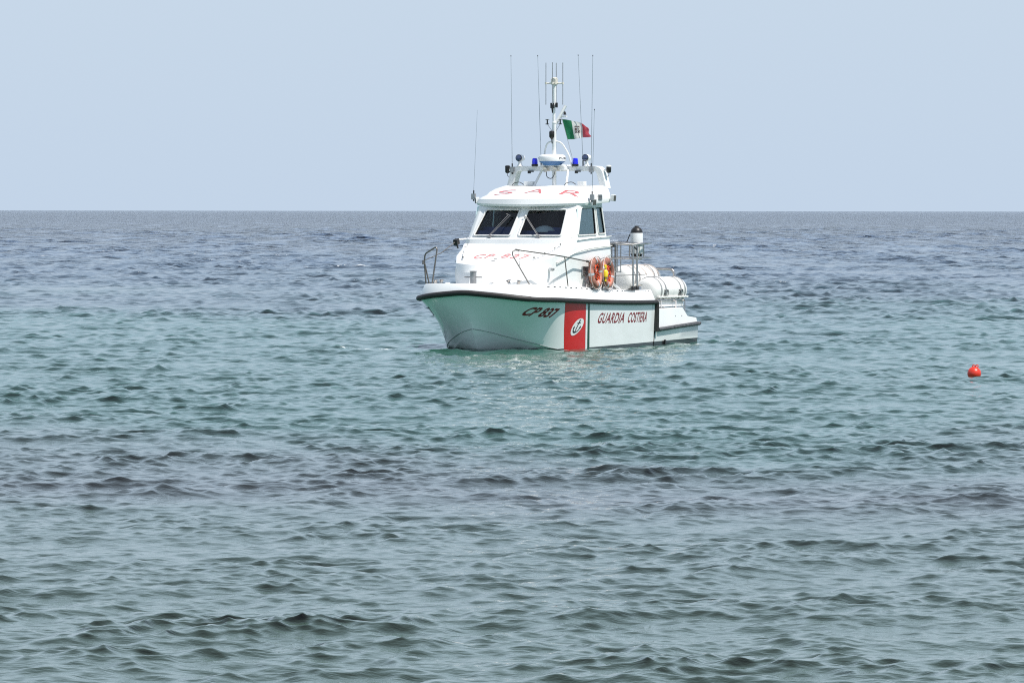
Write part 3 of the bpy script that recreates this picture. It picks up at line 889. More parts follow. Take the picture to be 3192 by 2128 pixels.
# ------------------------------------------------------------------ roof
RF = [
    [(6.75, 0, 3.36), (6.70, .40, 3.36), (6.62, .85, 3.365), (6.50, 1.18, 3.37), (6.38, 1.28, 3.375), (6.0, 1.30, 3.40), (5.35, 1.28, 3.43)],
    [(7.08, 0, 3.345), (7.00, .42, 3.35), (6.85, .90, 3.36), (6.68, 1.28, 3.375), (6.50, 1.45, 3.385), (6.0, 1.50, 3.415), (5.21, 1.47, 3.455)],
    [(7.10, 0, 3.40), (7.02, .42, 3.405), (6.87, .91, 3.415), (6.70, 1.30, 3.43), (6.51, 1.47, 3.44), (6.0, 1.515, 3.47), (5.19, 1.485, 3.50)],
    [(7.05, 0, 3.53), (6.98, .42, 3.53), (6.84, .90, 3.53), (6.66, 1.28, 3.53), (6.47, 1.445, 3.535), (6.0, 1.50, 3.56), (5.18, 1.48, 3.58)],
    [(6.97, 0, 3.575), (6.90, .41, 3.575), (6.77, .87, 3.575), (6.60, 1.23, 3.57), (6.42, 1.395, 3.57), (6.0, 1.475, 3.62), (5.19, 1.47, 3.68)],
    [(6.55, 0, 3.67), (6.50, .38, 3.67), (6.42, .80, 3.665), (6.30, 1.14, 3.655), (6.18, 1.30, 3.655), (5.92, 1.42, 3.70), (5.20, 1.445, 3.76)],
    [(6.10, 0, 3.775), (6.08, .36, 3.775), (6.03, .74, 3.77), (5.97, 1.05, 3.765), (5.90, 1.20, 3.765), (5.78, 1.33, 3.785), (5.23, 1.40, 3.825)],
    [(5.80, 0, 3.835), (5.79, .34, 3.835), (5.77, .70, 3.83), (5.74, .98, 3.825), (5.70, 1.12, 3.825), (5.64, 1.24, 3.83), (5.28, 1.32, 3.86)],
    [(5.45, 0, 3.855), (5.45, .32, 3.855), (5.44, .66, 3.855), (5.43, .92, 3.855), (5.42, 1.05, 3.855), (5.40, 1.15, 3.86), (5.32, 1.2, 3.87)],
]
rf = MB(); S = sym(RF); rf.grid(S)
# aft face and underside
aft = [r[-1] for r in S] ; aftl = [r[0] for r in S]
for i in range(1, len(aft) - 1):
    rf.add([aft[i], aft[i + 1], aftl[i + 1], aftl[i]], [(0, 1, 2, 3)])
rf.add([S[-1][0], S[-1][-1], Vector((5.45, .32, 3.855)), Vector((5.45, -.32, 3.855))], [(0, 1, 2, 3)])
ROOF = rf.build("roof", WHITE, boat, smooth=30)
def surf_z(rows, jmax=None):
    """height lookup on the loft rows (port half plus mirror)"""
    P = []
    for r in rows:
        P.append([Vector(p) for p in r])
    def z(x, y):
        y = abs(y)
        col = []
        for r in P:
            ys = [p.y for p in r]
            k = 0
            while k < len(ys) - 2 and ys[k + 1] < y: k += 1
            w = (y - ys[k]) / max(ys[k + 1] - ys[k], 1e-6); w = min(max(w, 0), 1)
            col.append(r[k].lerp(r[k + 1], w))
        for a, b_ in zip(col[:-1], col[1:]):
            if min(a.x, b_.x) <= x <= max(a.x, b_.x) and abs(a.x - b_.x) > 1e-4:
                return a.z + (b_.z - a.z) * (x - a.x) / (b_.x - a.x)
        return col[-1].z
    return z
rz = surf_z(RF[3:])
for ch, yc, wd in (("S", -.78, .48), ("A", .05, .47), ("R", 1.02, .54)):
    def fn(a, b_, yc=yc, wd=wd):
        y = yc - wd / 2 + wd * a; x = 6.52 - .40 * b_
        return Vector((x, y, rz(x, y) + .006))
    lettering("roof_lettering", ch, fn, FADED, ROOF, 0, -.006)
tz = surf_z(TR[3:7])
def fn(a, b_):
    y = -.70 + 1.40 * a; x = 8.23 - .33 * b_
    return Vector((x, y, tz(x, y) + .006))
for tx, y0, y1 in (("CP", -.72, -.20), ("837", .03, .72)):
    def fn(a, b_, y0=y0, y1=y1):
        y = y0 + (y1 - y0) * a; x = 8.23 - .33 * b_
        return Vector((x, y, tz(x, y) + .006))
    lettering("foredeck_lettering", tx, fn, PALER, DH, 0, .014, 1.2)

# coachroof grab rails
for sd_ in (1, -1):
    g = MB()
    pts = [(7.42, sd_ * 1.25), (7.62, sd_ * 1.20), (7.92, sd_ * 1.08), (8.22, sd_ * .95)]
    P = [Vector((x, y, tz(min(x, 8.79), y) + .065)) for x, y in pts]
    g.tube(P, .013, 6)
    for p in P: g.tube([p, p - Vector((0, 0, .07))], .012, 6)
    for p in (P[0], P[-1], P[1], P[2]): g.lathe([(.02, -.02), (.02, .012)], p, seg=8, mi=1)
    g.build("coachroof_grab_rail", [ALU, DKSTEEL], DH, smooth=60)
    c = cat([(7.80, sd_ * 1.375, 2.02), (7.4, sd_ * 1.475, 2.17), (6.9, sd_ * 1.525, 2.29), (6.2, sd_ * 1.535, 2.36), (5.12, sd_ * 1.53, 2.41)], 6, False)
    g = MB(); g.tube([Vector(p) for p in c], .013, 8)
    for k in (0, 8, 16, 24): g.tube([Vector(c[min(k, len(c) - 1)]), Vector(c[min(k, len(c) - 1)]) - Vector((0, sd_ * .07, 0))], .012, 6)
    g.build("side_grab_rail", ALU, DH, smooth=60)
    nb = MB(); nb.box(c[-1] + np.array([0, 0, .0]), (.12, .09, .08)); nb.build("rail_bracket", BLACK, DH, bevel=.01)
v = MB(); v.box((6.62, 1.512, 1.81), (.30, .03, .22))
for k in range(5): v.box((6.62, 1.530, 1.73 + k * .04), (.26, .012, .012), mi=1)
v.build("side_vent", [GALV, DKSTEEL], DH, bevel=.004)
v = MB(); v.box((8.02, 1.305, 1.86), (.05, .10, .09)); v.lathe([(.035, 0), (.035, .06)], (8.02, 1.33, 1.86), (.4, 1, 0), 10, 1)
v.build("deck_light", [WHITEP, GALV], DH, bevel=.01)
for x, y in ((8.55, .03), (8.30, -.03)):
    v = MB(); v.box((x, y, tz(x, y) + .008), (.03, .09, .015)); v.build("hatch_hinge", GALV, DH, bevel=.004)

# ------------------------------------------------------------------ roof fittings
def flood(c, d, name="floodlight"):
    c = Vector(c); d = Vector(d).normalized(); x, y, _ = frame_of(d)
    R = Matrix((x, y, d)).transposed()
    f = MB(); f.box(c, (.11, .15, .09), R); f.box(c + d * .05, (.09, .13, .012), R, 1); f.tube([c - d * .04, c - d * .04 + Vector((-.05, -.06, -.02))], .014, 6, mi=2)
    f.build(name, [WHITEP, DKSTEEL, GALV], ROOF, bevel=.008)
flood((6.28, 1.57, 3.46), (.45, .85, -.15)); flood((5.22, 1.58, 3.56), (.2, 1, -.1)); flood((6.42, -1.50, 3.50), (.6, -.7, -.1))
g = MB(); g.box((5.80, 1.512, 3.575), (.20, .02, .13))
for k in range(4): g.box((5.80, 1.525, 3.53 + .03 * k), (.18, .01, .01), mi=1)
g.build("roof_grille", [GALV, DKSTEEL], ROOF)
for y, w in ((-.62, 1), (.80, .7)):
    b_ = MB(); b_.box((5.35, y, 3.91), (.16, .24 * w, .10)); b_.tube(rounded([(5.40, y - .13, 3.88), (5.45, y - .22, 3.95), (5.46, y - .38, 3.92), (5.46, y - .42, 3.86)], .08), .010, 6, mi=1)
    b_.build("roof_junction_box", [WHITEP, BLACK], ROOF, bevel=.01)

ARCH = empty("radar_arch"); ARCH.parent = boat
a = MB()
XA = 5.02
def leg_pts():
    o_, i_ = [], []
    op = rounded([(0, -1.36, 3.80), (0, -1.22, 4.335), (0, 1.22, 4.335), (0, 1.36, 3.80)], .20, 8)
    ip = rounded([(0, -1.19, 3.80), (0, -1.07, 4.215), (0, 1.07, 4.215), (0, 1.19, 3.80)], .06, 8)
    return op, ip
op, ip = leg_pts()
hw = .13
vs = []
n = len(op)
vs += [Vector((XA + hw, p.y, p.z)) for p in op] + [Vector((XA + hw, p.y, p.z)) for p in ip] + [Vector((XA - hw, p.y, p.z)) for p in op] + [Vector((XA - hw, p.y, p.z)) for p in ip]
fs = []
for i in range(n - 1):
    fs += [(i, i + 1, n + i + 1, n + i), (2 * n + i, 3 * n + i, 3 * n + i + 1, 2 * n + i + 1), (i, 2 * n + i, 2 * n + i + 1, i + 1), (n + i, n + i + 1, 3 * n + i + 1, 3 * n + i)]
a.add(vs, fs)
a.build("arch_frame", WHITEP, ARCH, smooth=40, bevel=.012)
for y0, y1 in ((-.42, -.36), (.36, .42)):
    st_ = MB(); st_.tube([(5.42, y0 * 1.12, 3.84), (5.14, y0 * .9, 4.26)], .03, 10); st_.build("arch_strut", WHITEP, ARCH, smooth=60)
pf = MB(); pf.box((5.15, -.02, 4.345), (.44, .62, .04)); pf.box((5.22, -.02, 4.28), (.20, .68, .10), taper=1.0)
pf.build("radar_platform", WHITEP, ARCH, bevel=.015)
for y in (-.17, .10):
    hrn = MB(); hrn.lathe([(.030, -.12), (.040, -.03), (.062, 0), (.058, .012), (.045, .0), (.02, -.01)], (5.42, y, 4.245), (1, 0, .02), 18)
    hrn.box((5.33, y, 4.26), (.08, .14, .10)); hrn.build("horn_speaker", CREAM, ARCH, smooth=40)
for y in (-.72, .56):
    nz_ = MB(); nz_.box((5.17, y, 4.19), (.10, .05, .07)); nz_.box((5.19, y + .06, 4.205), (.06, .13, .03)); nz_.build("clip_bracket", BLACK, ARCH, bevel=.008)
cb = MB(); cb.tube(rounded([(5.36, -.16, 4.20), (5.38, -.14, 4.06), (5.37, -.02, 4.02), (5.36, .05, 4.10), (5.34, .05, 4.22)], .08), .010, 6); cb.build("hanging_cable", BLACK, ARCH, smooth=60)
# radome
rd = MB(); rd.lathe([(.20, .0), (.24, .04), (.315, .095), (.325, .11)], (5.32, -.02, 4.345), seg=40, mi=1)
rd.lathe([(.327, .108), (.330, .13), (.330, .20), (.318, .235), (.27, .262), (.15, .275), (.0, .278)], (5.32, -.02, 4.345), seg=40)
RAD = rd.build("radar_dome", [WHITEP, BLUEB], ARCH, smooth=50)
def rtxt(a0, a1, z0, z1):
    def fn(a, b_):
        t = a0 + (a1 - a0) * a
        return Vector((5.32 + .334 * math.cos(t), -.02 + .334 * math.sin(t), z0 + (z1 - z0) * b_))
    return fn
# angles measured from the bow; the camera sits 27 degrees to port
lettering("radar_lettering", "FURUNO", rtxt(math.radians(58), math.radians(150), 4.50, 4.545), INK, RAD, 0, .02, 1.25)
lettering("radar_lettering", "FURUNO", rtxt(math.radians(-148), math.radians(-48), 4.50, 4.545), INK, RAD, 0, .02, 1.25)
# search lights and beacons
for y in (-1.005, .80):
    s_ = MB(); c = Vector((5.16, y, 4.535)); d = Vector((1, 0, 0))
    s_.lathe([(.04, -.22), (.066, -.20), (.080, -.12), (.082, .0), (.082, .02)], c, d, 24)
    s_.lathe([(.078, .021), (.07, .028), (.0, .035)], c, d, 24, 1); s_.lathe([(.083, .004), (.085, .024), (.072, .026)], c, d, 24, 2)
    s_.lathe([(.075, -.20), (.06, -.17), (.045, -.13), (.045, -.05)], c - Vector((.05, 0, 0)), (0, 0, 1), 16)
    s_.build("searchlight", [WHITEP, LENSB, BLACK], ARCH, smooth=50)
for y in (-.585, .515):
    s_ = MB(); c = Vector((5.14, y, 4.336))
    s_.lathe([(.082, 0), (.082, .045)], c, seg=20, mi=1)
    s_.lathe([(.072, .045), (.070, .12), (.062, .175), (.045, .19), (.0, .193)], c, seg=20)
    s_.build("blue_beacon", [BEACON, BLACK], ARCH, smooth=50)
for sd_ in (1, -1):
    l = MB(); c = Vector((5.05, sd_ * 1.375, 4.24))
    l.lathe([(.035, -.075), (.058, -.05), (.062, .05), (.058, .075)], c, seg=16); l.lathe([(.066, .075), (.066, .10), (.03, .115)], c, seg=16, mi=1 if sd_ > 0 else 0)
    l.box(c + Vector((0, -sd_ * .07, .0)), (.05, .10, .05), mi=1); l.tube(rounded([c + Vector((0, 0, -.07)), c + Vector((0, sd_ * .01, -.13)), c + Vector((0, -sd_ * .05, -.17))], .04), .007, 6)
    l.build("navigation_lamp", [BLACK, WHITEP], ARCH, smooth=50)

# mast
MX = 5.25
MAST = MB()
MAST.tube([(MX, 0, 3.84), (MX, 0, 5.38)], .052, 16)
MAST.tube([(MX, -.01, 5.38), (MX, -.01, 5.84)], .036, 14)
MAST.tube([(MX, .0, 5.80), (MX, 0, 6.36)], .044, 14)
MAST.lathe([(.058, 0), (.060, .02), (.050, .03)], (MX, 0, 5.37), seg=16)
MASTO = MAST.build("mast", WHITEP, boat, smooth=50)
h = MB()
loop = rounded([(5.15, -.30, 4.36), (5.2, -.30, 4.62), (MX, -.20, 4.90), (MX, 0, 4.945), (MX, .20, 4.90), (5.2, .38, 4.60), (5.15, .43, 4.30)], .22, 6)
h.tube(loop, .021, 10); h.build("mast_hoop", WHITEP, MASTO, smooth=60)
gf = MB(); gf.tube([(MX - .02, .03, 5.36), (MX - .14, .235, 5.80)], [.042, .036], 12); gf.build("gaff", WHITEP, MASTO, smooth=60)
gb = MB(); gb.box((MX - .12, .20, 5.535), (.06, .16, .035)); gb.lathe([(.038, 0), (.03, .05), (.012, .085), (.0, .09)], (MX - .12, .225, 5.575), seg=14, mi=1)
gb.build("gaff_lamp", [WHITEP, BLACK], MASTO, smooth=50)
for y in (-.19, .16):
    q = MB(); q.lathe([(.018, 0), (.016, .09), (.026, .10), (.026, .11)], (MX, y, 5.355), seg=10, mi=0); q.tube([(MX, y - .05, 5.462), (MX, y + .05, 5.462)], .010, 6, mi=1); q.tube([(MX, y - .045, 5.352), (MX, y + .045, 5.352)], .012, 6)
    q.tube([(MX, y, 5.352), (MX, y * .3, 5.18)], .006, 5, mi=1)
    q.build("mast_lamp", [BLACK, GALV], MASTO, smooth=50)
q = MB(); q.lathe([(.012, -.13), (.03, -.10), (.062, -.06), (.064, .05), (.05, .085), (.0, .09)], (MX + .10, -.02, 5.10), seg=14); q.tube([(MX + .10, -.02, 4.99), (MX + .06, -.03, 4.88)], .012, 6)
q.build("masthead_light", BLACK, MASTO, smooth=50)
q = MB(); q.box((MX + .03, -.03, 5.80), (.10, .09, .13)); q.box((MX + .03, .075, 5.81), (.06, .05, .12)); q.tube([(MX + .05, -.04, 5.74), (MX + .03, -.03, 5.62)], .02, 6)
q.build("mast_clamp", BLACK, MASTO, bevel=.015)
# direction finder aerial
df = MB()
df.box((MX, 0, 6.38), (.13, .13, .15)); df.lathe([(.07, 0), (.07, .02), (.05, .03)], (MX, 0, 6.45), seg=16)
DF = df.build("direction_finder", CREAM, MASTO, bevel=.02)
phi = math.radians(27 + 13)
arm = MB(); dp = MB()
for k in range(4):
    aa = phi + k * math.pi / 2
    aa = math.radians(-27) + math.radians(13) + k * math.pi / 2
    # direction in boat axes of a unit vector lying aa from the picture plane
    e = Vector((math.sin(math.radians(-27)) , math.cos(math.radians(27)), 0)); f_ = Vector((math.cos(math.radians(27)), math.sin(math.radians(27)), 0))
    b_ang = math.radians(13) + k * math.pi / 2
    d = e * math.cos(b_ang) + f_ * math.sin(b_ang)
    p = Vector((MX, 0, 6.34)) + d * .21
    arm.tube([(MX, 0, 6.34), p], .016, 8); arm.lathe([(.027, -.025), (.027, .025)], p, seg=10)
    m_ = MB(); m_.tube([p + Vector((0, 0, -.52)), p + Vector((0, 0, .50))], .010, 6); m_.build("dipole", GALV, MASTO, smooth=60)
arm.build("dipole_arm", CREAM, DF, smooth=60)

# whip aerials
def whip(base, tip, r0, r1, clamp=True, knob=True, parent=ARCH):
    base, tip = Vector(base), Vector(tip)
    w = MB(); n = 10
    w.tube([base.lerp(tip, i / n) for i in range(n + 1)], [r0 + (r1 - r0) * i / n for i in range(n + 1)], 6)
    if knob: w.lathe([(.009, -.025), (.011, 0), (.0, .012)], tip, seg=8, mi=1)
    w.tube([base + Vector((0, 0, -.16)), base + (tip - base).normalized() * .10], .017, 8, mi=1)
    if clamp: w.box(base + Vector((0, 0, -.05)), (.07, .10, .14), mi=2)
    w.build("whip_aerial", [WHIPM, BLACK, GALV], parent, smooth=60)
WHIPM = mat("grey_aerial", (0.30, 0.34, 0.38), 0.5, 0, 0, 0.1, 3)
whip((5.17, -1.185, 4.30), (5.17, -1.225, 7.03), 0.009, .005)
whip((4.96, -.50, 4.37), (4.96, -.60, 7.03), 0.009, .005, False)
whip((4.96, .64, 4.37), (4.96, .50, 7.03), 0.009, .005, False)
whip((5.17, .96, 4.30), (5.17, 1.00, 7.01), 0.009, .0055)
whip((6.34, 1.56, 3.62), (6.34, 1.62, 5.68), 0.009, .005, True, True, ROOF)
whip((6.42, -1.60, 3.64), (6.42, -1.50, 5.68), 0.006, .003, True, False, ROOF)

# ------------------------------------------------------------------ deck gear
DZ = lambda x: float(np.interp(x, [3.2, 4.4, 7.0, 8.9, 9.3, 10], [1.315, 1.315, 1.43, 1.495, 1.50, 1.535])) - .02
sp_ = MB(); z = DZ(9.5)
sp_.lathe([(.075, 0), (.075, .31), (.088, .32), (.088, .335), (.0, .34)], (9.52, 0, z), seg=24); sp_.tube([(9.52, -.23, z + .19), (9.52, .23, z + .19)], .011, 8, mi=1)
sp_.lathe([(.12, 0), (.12, .012), (.08, .02)], (9.52, 0, z), seg=24)
sp_.build("samson_post", [GALV, DKSTEEL], boat, smooth=50)
def bitts(x, y, dx, dy, sp, splay):
    b_ = MB(); z = DZ(x)
    for k in (-1, 1):
        c = Vector((x + dx * k * sp, y + dy * k * sp, z)); d = Vector((dx * k * splay, dy * k * splay, 1)).normalized()
        b_.lathe([(.05, 0), (.038, .03), (.036, .095), (.045, .115), (.062, .125), (.060, .14), (.0, .145)], c, d, 16)
    b_.box((x, y, z + .006), (abs(dx) * sp * 3 + .10, abs(dy) * sp * 3 + .10, .016))
    b_.build("mooring_bitts", STEEL, boat, smooth=50)
bitts(9.2, -1.10, .70, -.30, .10, .15); bitts(9.22, .92, .1, .99, .115, .28)
for x, y in ((9.35, -.75), (9.45, .48)):
    b_ = MB(); z = DZ(x)
    b_.lathe([(.055, 0), (.05, .04), (.03, .06), (.0, .065)], (x, y, z), seg=14); b_.lathe([(.045, 0), (.04, .045), (.0, .06)], (x - .06, y - .09, z), seg=14)
    b_.build("fairlead", STEEL if y > 0 else WHITEP, boat, smooth=50)
# bow rails
g = MB()
z = DZ(9)
pbr = rounded([(9.30, 1.40, DZ(9.3)), (9.32, .93, 2.22), (9.28, .93, 2.31), (9.15, .98, 2.325), (8.2, 1.60, 2.185), (6.7, 1.62, 2.04), (6.5, 1.62, 1.98), (6.25, 1.62, 1.62), (6.05, 1.60, 1.30)], .06, 4)
g.tube(pbr, .016, 8)
g.tube([(7.90, 1.605, 2.155), (7.72, 1.61, 1.42)], .014, 8)
g.lathe([(.026, -.05), (.026, .05)], (9.15, .98, 2.325), (-.8, .5, -.1), 10); g.lathe([(.028, -.05), (.028, .05)], (6.70, 1.62, 2.04), (1, 0, .1), 10)
g.tube([(9.12, 1.0, 2.31), (9.10, 1.01, 1.93)], .006, 5)
g.build("bow_rail", DKSTEEL, boat, smooth=60)
g = MB()
sbr = rounded([(9.05, -1.35, DZ(9.05)), (9.0, -1.24, 2.33), (8.99, -1.28, 2.385), (8.93, -1.60, 2.22), (8.93, -1.62, 2.05), (8.88, -1.60, 1.48)], .06, 5)
g.tube(sbr, .019, 8); g.tube([(8.93, -1.62, 2.03), (8.78, -1.56, 1.48)], .018, 8)
g.lathe([(.032, -.05), (.026, .05)], (8.94, -1.64, 2.02), seg=10)
g.build("bow_rail", DKSTEEL, boat, smooth=60)
g = MB(); g.tube([(8.93, -1.62, 2.06), (8.15, -1.57, 2.24), (7.52, -1.52, 2.50)], .010, 6); g.build("guard_wire", DKSTEEL, boat, smooth=60)
g = MB(); g.box((7.47, -1.52, 2.50), (.14, .11, .14), Matrix.Rotation(.3, 3, 'Y')); g.tube([(7.47, -1.52, 2.44), (7.47, -1.47, 2.34)], .02, 6); g.build("side_lamp", BLACK, DH, bevel=.02)
g = MB(); g.tube([(7.48, -1.52, 2.55), (7.14, -1.43, 2.57)], .022, 8); g.build("lamp_bracket", WHITEP, DH, smooth=60)
# life line by the rings
g = MB(); g.tube([(6.70, 1.62, 2.04), (6.0, 1.62, 2.09), (5.2, 1.56, 2.20)], .008, 6); g.build("guard_wire", GALV, boat, smooth=60)
g = MB(); g.tube([(5.85, 1.60, 2.05), (5.85, 1.60, 1.30)], .016, 8); g.build("ring_bracket", DKSTEEL, boat, smooth=60)
g = MB(); g.tube([(6.55, 1.585, 2.0), (6.55, 1.59, 1.36)], .016, 8); g.build("ring_bracket", DKSTEEL, boat, smooth=60)

# fender rack and stern rails
fr_ = MB()
for p in ((3.95, 1.50), (3.72, 1.50)):
    fr_.tube([(p[0], p[1], 1.30), (p[0], p[1], 2.42)], .024, 10)
    fr_.lathe([(.045, 0), (.045, .10), (.03, .12)], (p[0], p[1], 1.30), seg=12, mi=1)
fr_.tube([(3.95, .62, 2.47), (3.95, 1.50, 2.42), (2.95, 1.50, 2.465)], .024, 10)
fr_.tube([(3.95, .62, 2.11), (3.95, 1.50, 2.08), (2.95, 1.50, 2.11)], .016, 8)
fr_.tube([(3.95, 1.48, 2.40), (3.72, 1.50, 2.30)], .02, 6, mi=1)
fr_.tube([(2.95, 1.50, 2.465), (2.95, .62, 2.48), (3.95, .62, 2.47)], .016, 8)
fr_.tube([(2.95, 1.50, 2.11), (2.95, .62, 2.12), (3.95, .62, 2.11)], .014, 8)
FR = fr_.build("fender_rack", [STEEL, BLACK], boat, smooth=60)
bk = MB()
for k in range(8):
    a_ = k / 8 * 2 * math.pi
    x, y = 3.23 + .19 * math.cos(a_), 1.25 + .19 * math.sin(a_)
    bk.tube([(x, y, 2.46), (x, y, 2.12), (3.23 + .10 * math.cos(a_), 1.25 + .10 * math.sin(a_), 2.05)], .011, 6)
for zz in (2.46, 2.12): bk.tube(arc((3.23, 1.25, zz), .19, 0, 2 * math.pi, 20, (1, 0, 0), (0, 1, 0))[:-1], .012, 6, closed=True)
for k in range(8):
    a_ = k / 8 * 2 * math.pi
    x, y = 3.55 + .17 * math.cos(a_), .80 + .17 * math.sin(a_)
    bk.tube([(x, y, 2.46), (x, y, 1.74)], .010, 6)
for zz in (2.46, 2.10, 1.76): bk.tube(arc((3.55, .80, zz), .17, 0, 2 * math.pi, 20, (1, 0, 0), (0, 1, 0))[:-1], .011, 6, closed=True)
bk.build("rack_basket", STEEL, FR, smooth=60)
g = MB(); g.tube([(3.55, .80, 1.76), (3.55, .80, 1.30)], .03, 8); g.tube([(3.30, .70, 2.4), (3.30, .70, 1.30)], .02, 8); g.build("rack_leg", DKSTEEL, FR, smooth=60)
co_ = MB()
for k in range(3): co_.tube(arc((3.98, .72 + .02 * k, 2.50), .085, 0, 2 * math.pi, 16, (.3, .95, 0), (0, 0, 1))[:-1], .02, 6, closed=True)
co_.tube([(4.0, .80, 2.5), (4.0, .86, 2.36), (4.0, .92, 2.27)], .022, 6)
co_.lathe([(.02, -.12), (.10, -.08), (.11, .06), (.06, .12)], (4.1, .56, 2.18), seg=14)
co_.build("black_hose_coil", BLACK, boat, smooth=60)
g = MB()
g.tube(rounded([(.86, -1.3, .60), (.86, -1.3, 1.81), (.86, 1.14, 1.81), (.86, 1.18, 1.30), (.86, 1.18, .60)], .16, 6), .036, 10); g.build("stern_rail", STEEL, boat, smooth=60)
br = MB(); br.tube([(5.15, 1.38, 1.62), (4.35, 1.38, 1.30)], .03, 6); br.build("deck_brace", WHITEP, boat, smooth=60)
g = MB(); g.tube([(5.2, 1.52, 1.68), (3.95, 1.52, 1.69), (3.2, 1.46, 1.69)], .009, 6); g.build("guard_wire", DKSTEEL, boat, smooth=60)
g = MB(); g.lathe([(.075, 0), (.06, .02), (.045, .05), (.04, .13), (.075, .16), (.08, .175), (.0, .18)], (3.42, 1.42, 1.28), seg=16); g.build("mooring_bollard", STEEL, boat, smooth=50)

# aft platform
pf = MB()
for sd_ in (1, -1):
    prof = [(3.14, .34), (3.14, .84), (1.42, .86), (1.12, .645), (.62, .60), (.62, .46), (1.8, .42), (2.6, .385)]
    o_ = [Vector((x, sd_ * (1.675 - .03 * (z > .5)), z)) for x, z in prof]
    c_ = [Vector((x, 0, z)) for x, z in prof]
    m_ = len(prof)
    pf.add(o_, [tuple(range(m_))])
    pf.add(o_ + c_, [(i, i + 1, m_ + i + 1, m_ + i) for i in range(0, 6)])
PLAT = pf.build("aft_platform", WHITE, boat, smooth=20, bevel=.015)
for x, z in ((1.85, .66), (1.48, .66)):
    q = MB(); q.lathe([(.018, 0), (.014, .012)], (x, 1.645, z), (0, 1, 0), 8); q.build("drain_fitting", GALV, PLAT)
cr = MB()
for x in (2.36, 1.50, .98):
    cr.tube([(x, .80, 1.03), (x, 1.50, 1.03)], .018, 6)
    for y in (.82, 1.5): cr.tube([(x, y, 1.03), (x + .08, y + .04, .86 if x > 1.4 else .62)], .014, 6)
    cr.tube([(x, .12, 1.30), (x, .78, 1.30)], .02, 6)
    for y in (.14, .76): cr.tube([(x, y, 1.30), (x, y, .86 if x > 1.4 else .62)], .018, 6)
for y in (.86, 1.45): cr.tube([(2.46, y, 1.05), (.88, y, 1.05)], .02, 6)
cr.box((1.66, 1.15, .965), (1.55, .52, .15), mi=1); cr.box((1.66, .45, 1.28), (1.6, .60, .03), mi=1)
cr.build("raft_cradle", [STEEL, WHITEP], PLAT, smooth=60)

# ------------------------------------------------------------------ things carried by the boat (top-level)
BM = Matrix.Translation((BOAT_O[0], BOAT_O[1], 0)) @ Matrix.Rotation(BOAT_YAW, 4, 'Z')
def carried(name, X, Y, Z, label, cat, group=None):
    o = empty(name, BM @ Vector((X, Y, Z))); o.rotation_euler = (0, 0, BOAT_YAW)
    tag(o, label, cat, group); return o

# life raft canisters: axis along the boat
def raft(root):
    s_ = MB()
    prof = [(.0, -.92), (.15, -.915), (.225, -.885), (.27, -.82), (.282, -.74)]
    for x in (-.56, -.28, .0, .28, .56):
        prof += [(.284, x - .045), (.297, x - .03), (.297, x + .03), (.284, x + .045)]
    prof += [(.282, .74), (.27, .82), (.225, .885), (.15, .915), (.0, .92)]
    s_.lathe(prof, (0, 0, 0), (1, 0, 0), 40)
    s_.build("canister", RAFTW, root, smooth=35)
    for y in (.279, -.279):
        b_ = MB()
        b_.box((0, y, -.14), (1.66, .05, .028))
        for x in np.linspace(-.75, .75, 9): b_.box((x, y * 1.02, -.14), (.06, .055, .042))
        b_.build("canister_flange", RAFTW, root, bevel=.006)
    for x in (-.66, -.42, .42, .66):
        st_ = MB()
        st_.tube(arc((x, 0, 0), .302, math.radians(-62), math.radians(242), 36, (0, 1, 0), (0, 0, 1)), .010, 5)
        for s__ in (1, -1): st_.tube([(x, s__ * .145, -.265), (x + .02 * s__, s__ * .30, -.42)], .008, 5)
        st_.build("lashing_strap", GALV, root, smooth=60)
    return root
def rafttext(root):
    for x0 in (.40, -.42):
        def fn(a, b_, x0=x0):
            ang = math.radians(-30 + 34 * b_)
            return Vector((x0 + .13 - .26 * a, .300 * math.cos(ang), .300 * math.sin(ang)))
        lettering("raft_marking", "RFD", fn, INK, root, 0, .02)
R1 = raft(carried("life_raft", 1.60, 1.15, 1.285, "white life raft canister with black markings, low on the aft platform nearest the stripe side", "life raft", "life raft canisters on the stern"))
R1["label"] = "white life raft canister with black markings, lower and rightmost on the boat's stern"
rafttext(R1)
R1.scale = (1.02, 1.13, 1.13)
R2 = raft(carried("life_raft", 1.64, .45, 1.575, "white life raft canister with tan lashings, higher and farther in, behind the lower canister", "life raft", "life raft canisters on the stern"))
ls = MB()
for x, dx in ((.45, .3), (.2, .28), (-.05, .3), (-.3, .2)):
    ls.tube([Vector((x * 1.5 - dx * t, .305 * math.cos(math.radians(125 - 110 * t)), .305 * math.sin(math.radians(125 - 110 * t)))) for t in np.linspace(0, 1, 10)], .009, 5)
ls.build("rope_lashing", ROPE, R2, smooth=60)
R2.scale = (1.02, 1.13, 1.13)

